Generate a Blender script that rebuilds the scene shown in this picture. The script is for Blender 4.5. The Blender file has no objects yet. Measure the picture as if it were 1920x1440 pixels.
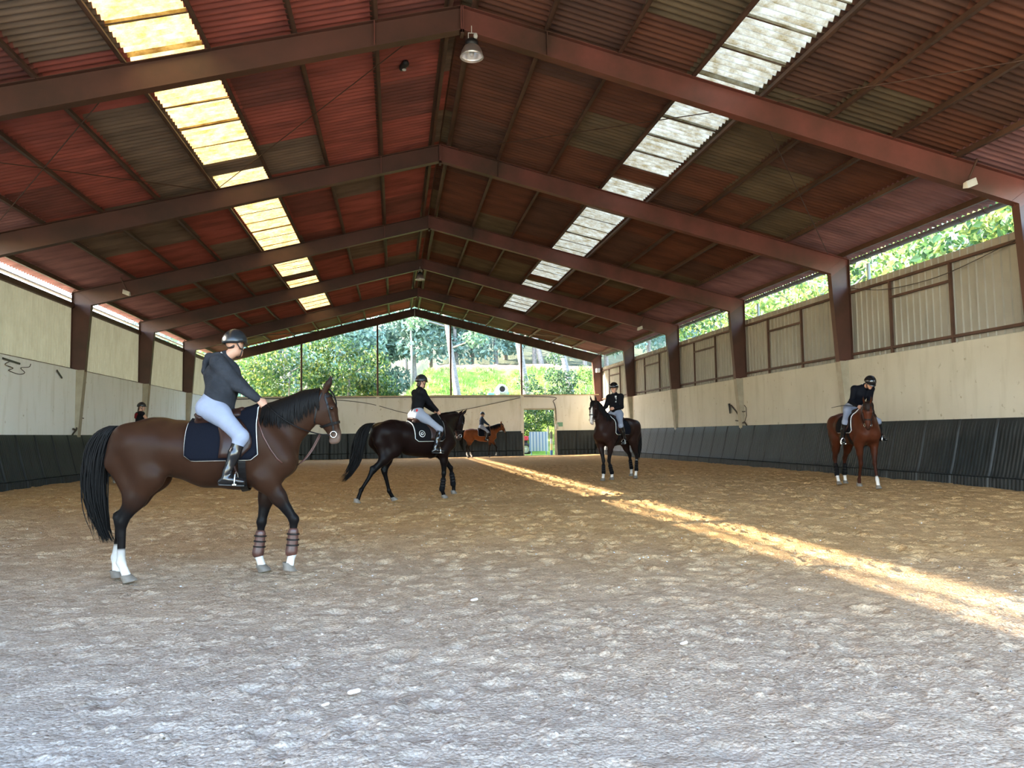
import bpy, math, random
import numpy as np
from mathutils import Vector, Matrix

# ------------------------------------------------------------------ camera
CAM = Vector((-1.291, 0.0, 1.438))
YAW, PITCH, ROLL = 0.151195, 0.064658, -0.015261
scene = bpy.context.scene
COL = scene.collection
cd = bpy.data.cameras.new('camera')
cam = bpy.data.objects.new('camera', cd)
COL.objects.link(cam)
fw = Vector((math.sin(YAW)*math.cos(PITCH), math.cos(YAW)*math.cos(PITCH), math.sin(PITCH)))
rt = Vector((math.cos(YAW), -math.sin(YAW), 0))
up = rt.cross(fw)
r2 = rt*math.cos(ROLL) + up*math.sin(ROLL)
u2 = -rt*math.sin(ROLL) + up*math.cos(ROLL)
M = Matrix.Identity(4)
for i in range(3):
    M[i][0], M[i][1], M[i][2], M[i][3] = r2[i], u2[i], -fw[i], CAM[i]
cam.matrix_world = M
cd.sensor_fit = 'HORIZONTAL'; cd.sensor_width = 36.0; cd.lens = 36.0*1450/1920
cd.clip_start = 0.05; cd.clip_end = 400
scene.camera = cam

# ------------------------------------------------------------------ light
scene.view_settings.view_transform = 'Standard'
scene.view_settings.look = 'None'
scene.view_settings.gamma = 1.0
scene.view_settings.use_curve_mapping = False
scene.view_settings.exposure = 1.20
scene.cycles.use_denoising = True
scene.cycles.max_bounces = 10
scene.cycles.diffuse_bounces = 7
scene.cycles.glossy_bounces = 3
scene.cycles.transmission_bounces = 6
scene.cycles.sample_clamp_indirect = 6.0
scene.cycles.caustics_reflective = False
scene.cycles.caustics_refractive = False

SUN_DIR = Vector((15.5, -2.5, -6.28)).normalized()      # the way the sunlight travels
w = bpy.data.worlds.new('sky'); scene.world = w; w.use_nodes = True
nt = w.node_tree; nt.nodes.clear()
out = nt.nodes.new('ShaderNodeOutputWorld'); bg = nt.nodes.new('ShaderNodeBackground')
sky = nt.nodes.new('ShaderNodeTexSky')
sky.sky_type = 'NISHITA'; sky.sun_disc = False
sky.sun_elevation = math.radians(21.7)
sky.sun_rotation = math.atan2(-SUN_DIR.x, -SUN_DIR.y)
sky.air_density = 1.0; sky.dust_density = 1.5; sky.ozone_density = 1.0
bg.inputs['Strength'].default_value = 1.35
nt.links.new(sky.outputs[0], bg.inputs[0]); nt.links.new(bg.outputs[0], out.inputs[0])
sl = bpy.data.lights.new('sun', 'SUN'); sl.energy = 14.5; sl.angle = math.radians(0.45); sl.color = (1.0, 0.90, 0.74)
sun = bpy.data.objects.new('sun', sl); COL.objects.link(sun)
sun.rotation_euler = SUN_DIR.to_track_quat('-Z', 'Y').to_euler(); sun.location = (-30, 20, 30)

random.seed(7)
rng = np.random.default_rng(11)

# ------------------------------------------------------------------ helpers
def tag(o, label=None, cat=None, group=None, kind=None):
    if label: o['label'] = label
    if cat: o['category'] = cat
    if group: o['group'] = group
    if kind: o['kind'] = kind
    return o

def empty(name, loc=(0, 0, 0), rz=0.0, label=None, cat=None, group=None, kind=None, scale=1.0):
    o = bpy.data.objects.new(name, None); COL.objects.link(o)
    o.location = loc; o.rotation_euler = (0, 0, rz); o.scale = (scale,)*3
    o.empty_display_size = 0.2
    return tag(o, label, cat, group, kind)

def mesh_obj(name, verts, faces, mat, parent=None, smooth=False, cols=None):
    me = bpy.data.meshes.new(name)
    verts = np.asarray(verts, dtype=np.float32).reshape(-1, 3)
    if isinstance(faces, np.ndarray) and faces.ndim == 2:
        nf, k = faces.shape
        me.vertices.add(len(verts)); me.vertices.foreach_set('co', verts.ravel())
        me.loops.add(nf*k); me.loops.foreach_set('vertex_index', faces.astype(np.int32).ravel())
        me.polygons.add(nf)
        me.polygons.foreach_set('loop_start', np.arange(0, nf*k, k, dtype=np.int32))
        me.polygons.foreach_set('loop_total', np.full(nf, k, dtype=np.int32))
        me.update(calc_edges=True)
    else:
        me.from_pydata([tuple(v) for v in verts.tolist()], [], [tuple(int(i) for i in f) for f in faces]); me.update()
    me.polygons.foreach_set('use_smooth', np.full(len(me.polygons), smooth))
    if cols is not None:
        a = me.color_attributes.new('coat', 'FLOAT_COLOR', 'POINT')
        c4 = np.ones((len(verts), 4), dtype=np.float32); c4[:, :3] = cols
        a.data.foreach_set('color', c4.ravel())
    if mat is not None: me.materials.append(mat)
    o = bpy.data.objects.new(name, me); COL.objects.link(o)
    if parent is not None: o.parent = parent
    return o

class MB:
    """collects shapes that become one mesh object"""
    def __init__(s): s.v = []; s.f = []
    def add(s, vs, fs):
        b = len(s.v); s.v += [tuple(map(float, v)) for v in vs]; s.f += [tuple(b+i for i in f) for f in fs]
    def hexa(s, P):
        s.add(P, [(0, 3, 2, 1), (4, 5, 6, 7), (0, 1, 5, 4), (1, 2, 6, 5), (2, 3, 7, 6), (3, 0, 4, 7)])
    def box(s, x0, x1, y0, y1, z0, z1):
        s.hexa([(x0, y0, z0), (x1, y0, z0), (x1, y1, z0), (x0, y1, z0), (x0, y0, z1), (x1, y0, z1), (x1, y1, z1), (x0, y1, z1)])
    def bar(s, p0, p1, wd, ht, upv=(0, 0, 1)):
        p0 = Vector(p0); p1 = Vector(p1); d = (p1-p0).normalized(); u = Vector(upv)
        sd = d.cross(u)
        if sd.length < 1e-4: sd = d.cross(Vector((1, 0, 0)))
        sd.normalize(); u = sd.cross(d).normalized()
        a = sd*wd/2; b = u*ht/2
        s.hexa([p0-a-b, p0+a-b, p1+a-b, p1-a-b, p0-a+b, p0+a+b, p1+a+b, p1-a+b])
    def tube(s, pts, r, n=8, cap=True, flat=1.0):
        pts = [Vector(p) for p in pts]; m = len(pts)
        rr = r if hasattr(r, '__len__') else [r]*m
        base = len(s.v); ref = None
        for i, p in enumerate(pts):
            d = (pts[min(i+1, m-1)]-pts[max(i-1, 0)])
            d = d.normalized() if d.length > 1e-9 else Vector((0, 0, 1))
            if ref is None:
                ref = d.orthogonal().normalized()
            ref = (ref-d*ref.dot(d)); ref = ref.normalized() if ref.length > 1e-6 else d.orthogonal().normalized()
            b = d.cross(ref)
            for k in range(n):
                a = 2*math.pi*k/n
                s.v.append(tuple(p+ref*math.cos(a)*rr[i]+b*math.sin(a)*rr[i]*flat))
        for i in range(m-1):
            for k in range(n):
                s.f.append((base+i*n+k, base+i*n+(k+1) % n, base+(i+1)*n+(k+1) % n, base+(i+1)*n+k))
        if cap:
            s.f.append(tuple(base+k for k in reversed(range(n)))); s.f.append(tuple(base+(m-1)*n+k for k in range(n)))
    def lathe(s, prof, c=(0, 0, 0), n=24, axis='z'):
        base = len(s.v); m = len(prof)
        for (r, z) in prof:
            for k in range(n):
                a = 2*math.pi*k/n
                x, y = r*math.cos(a), r*math.sin(a)
                if axis == 'z': p = (c[0]+x, c[1]+y, c[2]+z)
                elif axis == 'x': p = (c[0]+z, c[1]+x, c[2]+y)
                else: p = (c[0]+y, c[1]+z, c[2]+x)
                s.v.append(p)
        for i in range(m-1):
            for k in range(n):
                s.f.append((base+i*n+k, base+i*n+(k+1) % n, base+(i+1)*n+(k+1) % n, base+(i+1)*n+k))
    def grid(s, P):
        """P: rows of points -> quad sheet"""
        base = len(s.v); m = len(P); n = len(P[0])
        for row in P: s.v += [tuple(map(float, p)) for p in row]
        for i in range(m-1):
            for j in range(n-1):
                s.f.append((base+i*n+j, base+i*n+j+1, base+(i+1)*n+j+1, base+(i+1)*n+j))
    def build(s, name, mat, parent=None, smooth=False, bevel=0.0):
        o = mesh_obj(name, s.v, s.f, mat, parent, smooth)
        if bevel:
            b = o.modifiers.new('bevel', 'BEVEL'); b.width = bevel; b.segments = 2; b.limit_method = 'ANGLE'
        return o

def dup(o, parent=None):
    c = o.copy(); COL.objects.link(c)
    if parent is not None: c.parent = parent
    for ch in list(o.children): dup(ch, c)
    return c

# ------------------------------------------------------------------ materials
def nodes(name):
    m = bpy.data.materials.new(name); m.use_nodes = True
    n = m.node_tree.nodes; l = m.node_tree.links
    p = n.get('Principled BSDF')
    return m, n, l, p

def mat(name, col, rough=0.6, metal=0.0, var=0.0, scale=4.0, bump=0.0, bscale=40.0, col2=None, spec=0.5, stretch=None, sheen=0.0):
    m, n, l, p = nodes(name)
    p.inputs['Roughness'].default_value = rough; p.inputs['Metallic'].default_value = metal
    p.inputs['Specular IOR Level'].default_value = spec
    if sheen: p.inputs['Sheen Weight'].default_value = sheen
    p.inputs['Base Color'].default_value = (*col, 1)
    tc = n.new('ShaderNodeTexCoord'); src = tc.outputs['Object']
    if stretch:
        mp = n.new('ShaderNodeMapping'); mp.inputs['Scale'].default_value = stretch
        l.new(src, mp.inputs['Vector']); src = mp.outputs[0]
    if var or col2:
        nz = n.new('ShaderNodeTexNoise'); nz.inputs['Scale'].default_value = scale; nz.inputs['Detail'].default_value = 6
        nz.inputs['Roughness'].default_value = 0.6
        l.new(src, nz.inputs['Vector'])
        cr = n.new('ShaderNodeValToRGB')
        c2 = col2 if col2 else tuple(min(1, c*(1+var)) for c in col)
        c1 = col if col2 else tuple(c*(1-var) for c in col)
        cr.color_ramp.elements[0].position = 0.35; cr.color_ramp.elements[0].color = (*c1, 1)
        cr.color_ramp.elements[1].position = 0.68; cr.color_ramp.elements[1].color = (*c2, 1)
        l.new(nz.outputs['Fac'], cr.inputs[0]); l.new(cr.outputs[0], p.inputs['Base Color'])
    if bump:
        nb = n.new('ShaderNodeTexNoise'); nb.inputs['Scale'].default_value = bscale; nb.inputs['Detail'].default_value = 4
        l.new(src, nb.inputs['Vector'])
        b = n.new('ShaderNodeBump'); b.inputs['Strength'].default_value = bump; b.inputs['Distance'].default_value = 0.02
        l.new(nb.outputs['Fac'], b.inputs['Height']); l.new(b.outputs[0], p.inputs['Normal'])
    return m

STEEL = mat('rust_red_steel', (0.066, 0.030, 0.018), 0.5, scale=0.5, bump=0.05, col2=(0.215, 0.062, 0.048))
STEEL_L = mat('shaded_brown_steel', (0.050, 0.024, 0.015), 0.5, scale=0.5, bump=0.05, col2=(0.115, 0.043, 0.030))  # darker frame steel: shade on left rafters and columns put into the colour
STEEL_DK = mat('brown_painted_steel', (0.075, 0.035, 0.022), 0.6, var=0.3, scale=2.0)
PURLIN = mat('weathered_purlin_steel', (0.085, 0.043, 0.028), 0.6, var=0.4, scale=1.0)
RUBBER = mat('black_rubber', (0.015, 0.018, 0.0195), 0.46, var=0.4, scale=1.7, stretch=(1, 3, 0.6), spec=0.32)
GUTTER = mat('grey_plastic_gutter', (0.11, 0.10, 0.115), 0.5)
ZINC = mat('pale_grey_paint', (0.62, 0.62, 0.58), 0.5, var=0.1)
BLACKP = mat('black_plastic', (0.012, 0.012, 0.013), 0.45)
WIRE = mat('dark_cable_rubber', (0.05, 0.042, 0.035), 0.6)
ALU = mat('spun_aluminium', (0.72, 0.68, 0.66), 0.28, metal=0.85)
CONC = mat('pale_concrete', (0.35, 0.305, 0.23), 0.85, var=0.12, scale=3, bump=0.1)

def plaster_mat(name, c1, c2):
    m, n, l, p = nodes(name)
    p.inputs['Roughness'].default_value = 0.85
    tc = n.new('ShaderNodeTexCoord')
    def noise(sc, stretch, det=6):
        mp = n.new('ShaderNodeMapping'); mp.inputs['Scale'].default_value = stretch
        l.new(tc.outputs['Object'], mp.inputs['Vector'])
        z = n.new('ShaderNodeTexNoise'); z.inputs['Scale'].default_value = sc; z.inputs['Detail'].default_value = det
        l.new(mp.outputs[0], z.inputs['Vector']); return z
    a = noise(0.7, (1, 1, 1)); b = noise(2.2, (1.6, 1.6, 0.25)); c = noise(6.0, (1, 1, 1), 3)
    r1 = n.new('ShaderNodeValToRGB')
    r1.color_ramp.elements[0].position = 0.3; r1.color_ramp.elements[0].color = (*c1, 1)
    r1.color_ramp.elements[1].position = 0.7; r1.color_ramp.elements[1].color = (*c2, 1)
    l.new(a.outputs['Fac'], r1.inputs[0])
    r2_ = n.new('ShaderNodeValToRGB')
    r2_.color_ramp.elements[0].position = 0.30; r2_.color_ramp.elements[0].color = (0.88, 0.87, 0.84, 1)
    r2_.color_ramp.elements[1].position = 0.48; r2_.color_ramp.elements[1].color = (1, 1, 1, 1)
    l.new(b.outputs['Fac'], r2_.inputs[0])
    r3 = n.new('ShaderNodeValToRGB')
    r3.color_ramp.elements[0].position = 0.22; r3.color_ramp.elements[0].color = (0.62, 0.57, 0.50, 1)
    r3.color_ramp.elements[1].position = 0.33; r3.color_ramp.elements[1].color = (1, 1, 1, 1)
    l.new(c.outputs['Fac'], r3.inputs[0])
    def mul(x, y):
        mx = n.new('ShaderNodeMix'); mx.data_type = 'RGBA'; mx.blend_type = 'MULTIPLY'; mx.inputs['Factor'].default_value = 1
        l.new(x, mx.inputs[6]); l.new(y, mx.inputs[7]); return mx.outputs[2]
    l.new(mul(mul(r1.outputs[0], r2_.outputs[0]), r3.outputs[0]), p.inputs['Base Color'])
    bp = n.new('ShaderNodeBump'); bp.inputs['Strength'].default_value = 0.25; bp.inputs['Distance'].default_value = 0.02
    l.new(c.outputs['Fac'], bp.inputs['Height']); l.new(bp.outputs[0], p.inputs['Normal'])
    return m
PLASTER = plaster_mat('cream_plaster', (0.475, 0.435, 0.345), (0.545, 0.505, 0.41))  # cream plaster toned down to offset the stronger light on the right wall
PLASTER_F = plaster_mat('lightened_cream_plaster', (0.86, 0.835, 0.76), (0.91, 0.885, 0.82))  # same plaster lightened to make up for weak light at the end wall
PLASTER_L = plaster_mat('lightened_grey_plaster', (0.86, 0.865, 0.84), (0.91, 0.915, 0.895))  # greyer plaster, lightened to make up for weak light on the left wall

def sheet_mat(name, cols, ylen, seed, rough=0.7):
    """one colour per roofing sheet: cells along the ridge and between purlins"""
    m, n, l, p = nodes(name)
    p.inputs['Roughness'].default_value = rough
    tc = n.new('ShaderNodeTexCoord'); sp = n.new('ShaderNodeSeparateXYZ'); l.new(tc.outputs['Object'], sp.inputs[0])
    def mth(op, a, b=None):
        q = n.new('ShaderNodeMath'); q.operation = op
        if hasattr(a, 'node'): l.new(a, q.inputs[0])
        else: q.inputs[0].default_value = a
        if b is not None:
            if hasattr(b, 'node'): l.new(b, q.inputs[1])
            else: q.inputs[1].default_value = b
        return q.outputs[0]
    cy = mth('FLOOR', mth('DIVIDE', sp.outputs['Y'], ylen))
    cx = mth('FLOOR', mth('DIVIDE', mth('SUBTRACT', mth('ABSOLUTE', sp.outputs['X']), 0.2), 1.43))
    # sheets come in runs: pairs of neighbouring cells often share a batch
    cy2 = mth('FLOOR', mth('DIVIDE', mth('ADD', cy, mth('MULTIPLY', cx, 1.37)), 2.0))
    cb = n.new('ShaderNodeCombineXYZ'); l.new(cx, cb.inputs[0]); l.new(cy2, cb.inputs[1]); cb.inputs[2].default_value = seed
    wn = n.new('ShaderNodeTexWhiteNoise'); wn.noise_dimensions = '3D'; l.new(cb.outputs[0], wn.inputs['Vector'])
    cr = n.new('ShaderNodeValToRGB'); cr.color_ramp.interpolation = 'CONSTANT'
    els = cr.color_ramp.elements
    els[0].position = 0; els[0].color = (*cols[0][1], 1)
    acc = cols[0][0]
    for i, (wgt, c) in enumerate(cols[1:]):
        e = els[1] if i == 0 else els.new(acc)
        e.position = acc; e.color = (*c, 1)
        acc += wgt
    l.new(wn.outputs['Value'], cr.inputs[0])
    # lowest eave course: pinker sheets, paled to paint in light from the openings
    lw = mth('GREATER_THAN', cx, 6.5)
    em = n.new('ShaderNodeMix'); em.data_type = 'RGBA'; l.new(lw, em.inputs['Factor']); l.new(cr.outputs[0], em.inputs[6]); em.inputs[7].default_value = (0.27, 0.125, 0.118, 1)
    nz = n.new('ShaderNodeTexNoise'); nz.inputs['Scale'].default_value = 1.1; nz.inputs['Detail'].default_value = 7
    mp = n.new('ShaderNodeMapping'); mp.inputs['Scale'].default_value = (0.6, 2.2, 1); l.new(tc.outputs['Object'], mp.inputs[0]); l.new(mp.outputs[0], nz.inputs['Vector'])
    r2_ = n.new('ShaderNodeValToRGB')
    r2_.color_ramp.elements[0].position = 0.3; r2_.color_ramp.elements[0].color = (0.62, 0.62, 0.62, 1)
    r2_.color_ramp.elements[1].position = 0.7; r2_.color_ramp.elements[1].color = (1.25, 1.25, 1.25, 1)
    l.new(nz.outputs['Fac'], r2_.inputs[0])
    mx = n.new('ShaderNodeMix'); mx.data_type = 'RGBA'; mx.blend_type = 'MULTIPLY'; mx.inputs['Factor'].default_value = 1
    l.new(em.outputs[2], mx.inputs[6]); l.new(r2_.outputs[0], mx.inputs[7])
    l.new(mx.outputs[2], p.inputs['Base Color'])
    return m
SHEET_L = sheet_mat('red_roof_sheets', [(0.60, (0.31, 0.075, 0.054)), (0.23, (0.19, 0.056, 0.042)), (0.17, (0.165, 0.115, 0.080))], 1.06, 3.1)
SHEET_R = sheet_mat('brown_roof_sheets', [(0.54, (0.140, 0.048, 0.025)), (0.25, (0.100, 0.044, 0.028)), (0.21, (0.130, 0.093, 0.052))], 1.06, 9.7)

def translucent_mat(name, col, dirt, mixt=0.75, scale=3.0, rough=0.6):
    m, n, l, p = nodes(name)
    tc = n.new('ShaderNodeTexCoord')
    nz = n.new('ShaderNodeTexNoise'); nz.inputs['Scale'].default_value = scale; nz.inputs['Detail'].default_value = 9; nz.inputs['Roughness'].default_value = 0.75
    mp = n.new('ShaderNodeMapping'); mp.inputs['Scale'].default_value = (1, 2.0, 1)
    l.new(tc.outputs['Object'], mp.inputs[0]); l.new(mp.outputs[0], nz.inputs['Vector'])
    cr = n.new('ShaderNodeValToRGB')
    cr.color_ramp.elements[0].position = 0.36; cr.color_ramp.elements[0].color = (*dirt, 1)
    cr.color_ramp.elements[1].position = 0.62; cr.color_ramp.elements[1].color = (*col, 1)
    l.new(nz.outputs['Fac'], cr.inputs[0])
    t = n.new('ShaderNodeBsdfTranslucent'); l.new(cr.outputs[0], t.inputs['Color'])
    d = n.new('ShaderNodeBsdfDiffuse'); l.new(cr.outputs[0], d.inputs['Color'])
    mx = n.new('ShaderNodeMixShader'); mx.inputs[0].default_value = mixt
    l.new(d.outputs[0], mx.inputs[1]); l.new(t.outputs[0], mx.inputs[2])
    o = n.get('Material Output'); l.new(mx.outputs[0], o.inputs['Surface'])
    return m
SKYL_L = translucent_mat('yellow_translucent_sheet', (0.60, 0.47, 0.22), (0.27, 0.165, 0.045), 0.355)  # yellower and brighter than the right-hand sheets
SKYL_R = translucent_mat('greyish_translucent_sheet', (0.45, 0.45, 0.37), (0.21, 0.165, 0.08), 0.32)
CLAD_L = translucent_mat('milky_fibreglass_cladding', (0.32, 0.335, 0.275), (0.27, 0.28, 0.225), 0.038, 1.0)
CLAD_R = mat('grey_cream_cladding', (0.29, 0.275, 0.235), 0.55, var=0.10, scale=0.8)
# ------------------------------------------------------------------ the hall
GY = 49.06                                   # gable plane
FR = [14.06+7*i for i in range(6)]           # portal frames, the last one is the gable
SY = -1.6                                    # the open end behind the camera
SL = 0.248
def rz_top(x): return 9.48-SL*abs(x)         # top of rafters
def rz_bot(x): return 9.0-0.2575*abs(x)      # underside of rafters
def roof_z(x): return 9.672-SL*abs(x)         # middle of the roof sheets

def smooth01(a, b, x):
    t = np.clip((x-a)/(b-a), 0, 1); return t*t*(3-2*t)

# -- sand floor
def vnoise(x, y, seed):
    """smooth value noise on arrays"""
    xi = np.floor(x).astype(np.int64); yi = np.floor(y).astype(np.int64)
    xf = x-xi; yf = y-yi
    def h(a, b):
        n = (a*374761393 + b*668265263 + seed*974634773) & 0xffffffff
        n = ((n ^ (n >> 13))*1274126177) & 0xffffffff
        return ((n ^ (n >> 16)) & 0xffff)/65535.0
    u = xf*xf*(3-2*xf); v = yf*yf*(3-2*yf)
    return (h(xi, yi)*(1-u)+h(xi+1, yi)*u)*(1-v)+(h(xi, yi+1)*(1-u)+h(xi+1, yi+1)*u)*v

def floor_base(x, y):
    return 0.12*smooth01(9, 17, y)-0.06*smooth01(28, 46, y)+0.03*smooth01(9.6, 11.6, np.abs(x))

def floor_z(x, y):
    z = floor_base(x, y)
    return z

def clods(x, y, cell, rlo, rhi, prob, seed):
    """crumbs of sand: rounded lumps on a jittered grid"""
    xi = np.floor(x/cell).astype(np.int64); yi = np.floor(y/cell).astype(np.int64); z = np.zeros_like(x)
    def h(a, b, s_):
        n = (a*374761393+b*668265263+s_*974634773) & 0xffffffff
        n = ((n ^ (n >> 13))*1274126177) & 0xffffffff
        return ((n ^ (n >> 16)) & 0xffff)/65535.0
    for di in (-1, 0, 1):
        for dj in (-1, 0, 1):
            a = xi+di; b = yi+dj
            cx = (a+h(a, b, seed))*cell; cy = (b+h(a, b, seed+1))*cell; R = rlo+(rhi-rlo)*h(a, b, seed+2)**2; e = 0.65+0.7*h(a, b, seed+4)
            q = 1-(((x-cx)/(R*e))**2+((y-cy)*e/R)**2)
            z = np.maximum(z, np.where(h(a, b, seed+3) < prob, np.sqrt(np.maximum(q, 0))*R*0.62, 0))
    return z

def floor_detail(x, y):
    a = 0.30*x+y*0.95; b = x*0.95-0.30*y
    ridge = vnoise(a*1.4+0.6*vnoise(x*.9, y*.9, 5), b*0.42, 1)-0.5
    big = vnoise(x*0.8, y*0.8, 2)-0.5
    mid = vnoise(x*3.1, y*3.1, 3)-0.5
    sm_ = vnoise(x*7.3, y*7.3, 4)-0.5
    rough = smooth01(0.25, 0.75, vnoise(x*0.9+7, y*0.9, 8))
    z = 0.020*ridge+0.016*big+0.016*mid+0.012*sm_
    z += (0.55+0.45*rough)*(0.6*clods(x, y, 0.12, 0.014, 0.044, 0.30, 60)+0.8*clods(x, y, 0.055, 0.010, 0.027, 0.75, 70)+0.7*clods(x+3, y, 0.032, 0.008, 0.016, 0.8, 80))
    return z-0.012

def hoofprints(x, y, z):
    r = np.random.default_rng(5)
    N = 1300
    px = r.uniform(-11, 11, N); py = r.uniform(2.2, 30, N)
    py[:450] = r.uniform(2.2, 12, 450); px[:450] = r.uniform(-4.5, 7, 450)
    for i in range(N):
        R = r.uniform(0.055, 0.10); dpt = r.uniform(0.006, 0.022)
        x0 = np.searchsorted(FXS, px[i]-2.2*R); x1 = np.searchsorted(FXS, px[i]+2.2*R)
        y0 = np.searchsorted(FYS, py[i]-2.2*R); y1 = np.searchsorted(FYS, py[i]+2.2*R)
        if x1-x0 < 2 or y1-y0 < 2: continue
        sx = x[y0:y1, x0:x1]-px[i]; sy = y[y0:y1, x0:x1]-py[i]
        q = np.sqrt(sx*sx+sy*sy)/R
        z[y0:y1, x0:x1] += -dpt*np.exp(-q**4)+0.28*dpt*np.exp(-((q-1.35)/0.33)**2)
    M_ = 6500
    px = r.uniform(-11.2, 11.2, M_); py = 4.5+28*r.uniform(0, 1, M_)**0.85
    for i in range(M_):
        R = r.uniform(0.045, 0.095); dpt = r.uniform(0.025, 0.060)*(0.35+0.65*float(smooth01(5, 10, py[i]+0.6*px[i]))); an = r.uniform(0, 3.14); ca, sa = math.cos(an), math.sin(an)
        x0 = np.searchsorted(FXS, px[i]-2.6*R); x1 = np.searchsorted(FXS, px[i]+2.6*R)
        y0 = np.searchsorted(FYS, py[i]-2.6*R); y1 = np.searchsorted(FYS, py[i]+2.6*R)
        if x1-x0 < 2 or y1-y0 < 2: continue
        sx = x[y0:y1, x0:x1]-px[i]; sy = y[y0:y1, x0:x1]-py[i]
        q = np.sqrt(((sx*ca+sy*sa)/1.3)**2+(sy*ca-sx*sa)**2)/R
        z[y0:y1, x0:x1] += -dpt*np.exp(-q**3)+0.22*dpt*np.exp(-((q-1.5)/0.4)**2)
    return z

def axis_samples(segs):
    out_ = [segs[0][0]]
    for a, b, h in segs:
        n = max(1, int(round((b-a)/h))); out_ += list(np.linspace(a, b, n+1)[1:])
    return np.array(out_)
FXS = axis_samples([(-12.0, -6, 0.09), (-6, -3.0, 0.040), (-3.0, 4.5, 0.018), (4.5, 8, 0.034), (8, 12.0, 0.048)])
FYS = axis_samples([(SY, 2.2, 0.14), (2.2, 4.2, 0.013), (4.2, 6.0, 0.018), (6.0, 8.0, 0.026), (8.0, 14, 0.035), (14, 24, 0.055), (24, GY+0.2, 0.16)])
gx, gy = np.meshgrid(FXS, FYS)
gz = floor_z(gx, gy)+floor_detail(gx, gy)*(1.0+0.5*smooth01(8, 16, gy)-0.6*smooth01(25, 45, gy))
gz = hoofprints(gx, gy, gz)
ny_, nx_ = gx.shape
idx = np.arange(ny_*nx_).reshape(ny_, nx_)
quads = np.stack([idx[:-1, :-1], idx[:-1, 1:], idx[1:, 1:], idx[1:, :-1]], -1).reshape(-1, 4)
def sand_mat():
    m, n, l, p = nodes('riding_sand')
    p.inputs['Roughness'].default_value = 0.95; p.inputs['Specular IOR Level'].default_value = 0.15
    tc = n.new('ShaderNodeTexCoord')
    def nz(sc, det=8, rough=0.65, stretch=None):
        q = n.new('ShaderNodeTexNoise'); q.inputs['Scale'].default_value = sc; q.inputs['Detail'].default_value = det
        q.inputs['Roughness'].default_value = rough
        if stretch:
            mp = n.new('ShaderNodeMapping'); mp.inputs['Scale'].default_value = stretch; l.new(tc.outputs['Object'], mp.inputs[0]); l.new(mp.outputs[0], q.inputs['Vector'])
        else: l.new(tc.outputs['Object'], q.inputs['Vector'])
        return q.outputs['Fac']
    def ramp(f, p0, c0, p1, c1):
        r = n.new('ShaderNodeValToRGB'); e = r.color_ramp.elements
        e[0].position = p0; e[0].color = (*c0, 1); e[1].position = p1; e[1].color = (*c1, 1); l.new(f, r.inputs[0]); return r.outputs[0]
    def mix(t, f, a, b):
        x = n.new('ShaderNodeMix'); x.data_type = 'RGBA'; x.blend_type = t
        if hasattr(f, 'node'): l.new(f, x.inputs['Factor'])
        else: x.inputs['Factor'].default_value = f
        l.new(a, x.inputs[6]); l.new(b, x.inputs[7]); return x.outputs[2]
    # golden sand along the track, paler greyer sand by the open end
    sp = n.new('ShaderNodeSeparateXYZ'); l.new(tc.outputs['Object'], sp.inputs[0])
    ad = n.new('ShaderNodeMath'); ad.operation = 'MULTIPLY_ADD'; l.new(nz(0.35, 4), ad.inputs[0]); ad.inputs[1].default_value = 4.0
    xy = n.new('ShaderNodeMath'); xy.operation = 'MULTIPLY_ADD'; l.new(sp.outputs['X'], xy.inputs[0]); xy.inputs[1].default_value = 0.7; l.new(sp.outputs['Y'], xy.inputs[2]); l.new(xy.outputs[0], ad.inputs[2])
    mr = n.new('ShaderNodeMapRange'); l.new(ad.outputs[0], mr.inputs[0]); mr.inputs[1].default_value = 3.0; mr.inputs[2].default_value = 14.0
    golden = ramp(nz(1.6), 0.3, (0.45, 0.275, 0.118), 0.7, (0.60, 0.395, 0.195))
    greyer = ramp(nz(1.9), 0.3, (0.36, 0.33, 0.30), 0.7, (0.44, 0.405, 0.365))
    base = mix('MIX', mr.outputs[0], greyer, golden)
    base = mix('MULTIPLY', 1.0, base, ramp(nz(7, 8, 0.75), 0.36, (0.74, 0.70, 0.66), 0.54, (1.03, 1.03, 1.03)))
    base = mix('MULTIPLY', 0.8, base, ramp(nz(55, 3, 0.7), 0.30, (0.55, 0.50, 0.44), 0.6, (1.08, 1.08, 1.08)))
    # pale chips and dark scraps lying in the sand
    vf = n.new('ShaderNodeTexVoronoi'); vf.inputs['Scale'].default_value = 17; l.new(tc.outputs['Object'], vf.inputs['Vector'])
    sc_ = n.new('ShaderNodeSeparateColor'); l.new(vf.outputs['Color'], sc_.inputs[0])
    def chip(ch, thr, rad):
        a = n.new('ShaderNodeMath'); a.operation = 'GREATER_THAN'; l.new(sc_.outputs[ch], a.inputs[0]); a.inputs[1].default_value = thr
        b_ = n.new('ShaderNodeMath'); b_.operation = 'LESS_THAN'; l.new(vf.outputs['Distance'], b_.inputs[0]); b_.inputs[1].default_value = rad
        c_ = n.new('ShaderNodeMath'); c_.operation = 'MULTIPLY'; l.new(a.outputs[0], c_.inputs[0]); l.new(b_.outputs[0], c_.inputs[1]); return c_.outputs[0]
    wh = n.new('ShaderNodeRGB'); wh.outputs[0].default_value = (0.74, 0.73, 0.72, 1); dk = n.new('ShaderNodeRGB'); dk.outputs[0].default_value = (0.10, 0.075, 0.05, 1)
    base = mix('MIX', chip(0, 0.90, 0.17), base, wh.outputs[0]); base = mix('MIX', chip(1, 0.90, 0.13), base, dk.outputs[0])
    l.new(base, p.inputs['Base Color'])
    # crumbly clods
    dn = n.new('ShaderNodeTexNoise'); dn.inputs['Scale'].default_value = 14; dn.inputs['Detail'].default_value = 4; l.new(tc.outputs['Object'], dn.inputs['Vector'])
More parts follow.
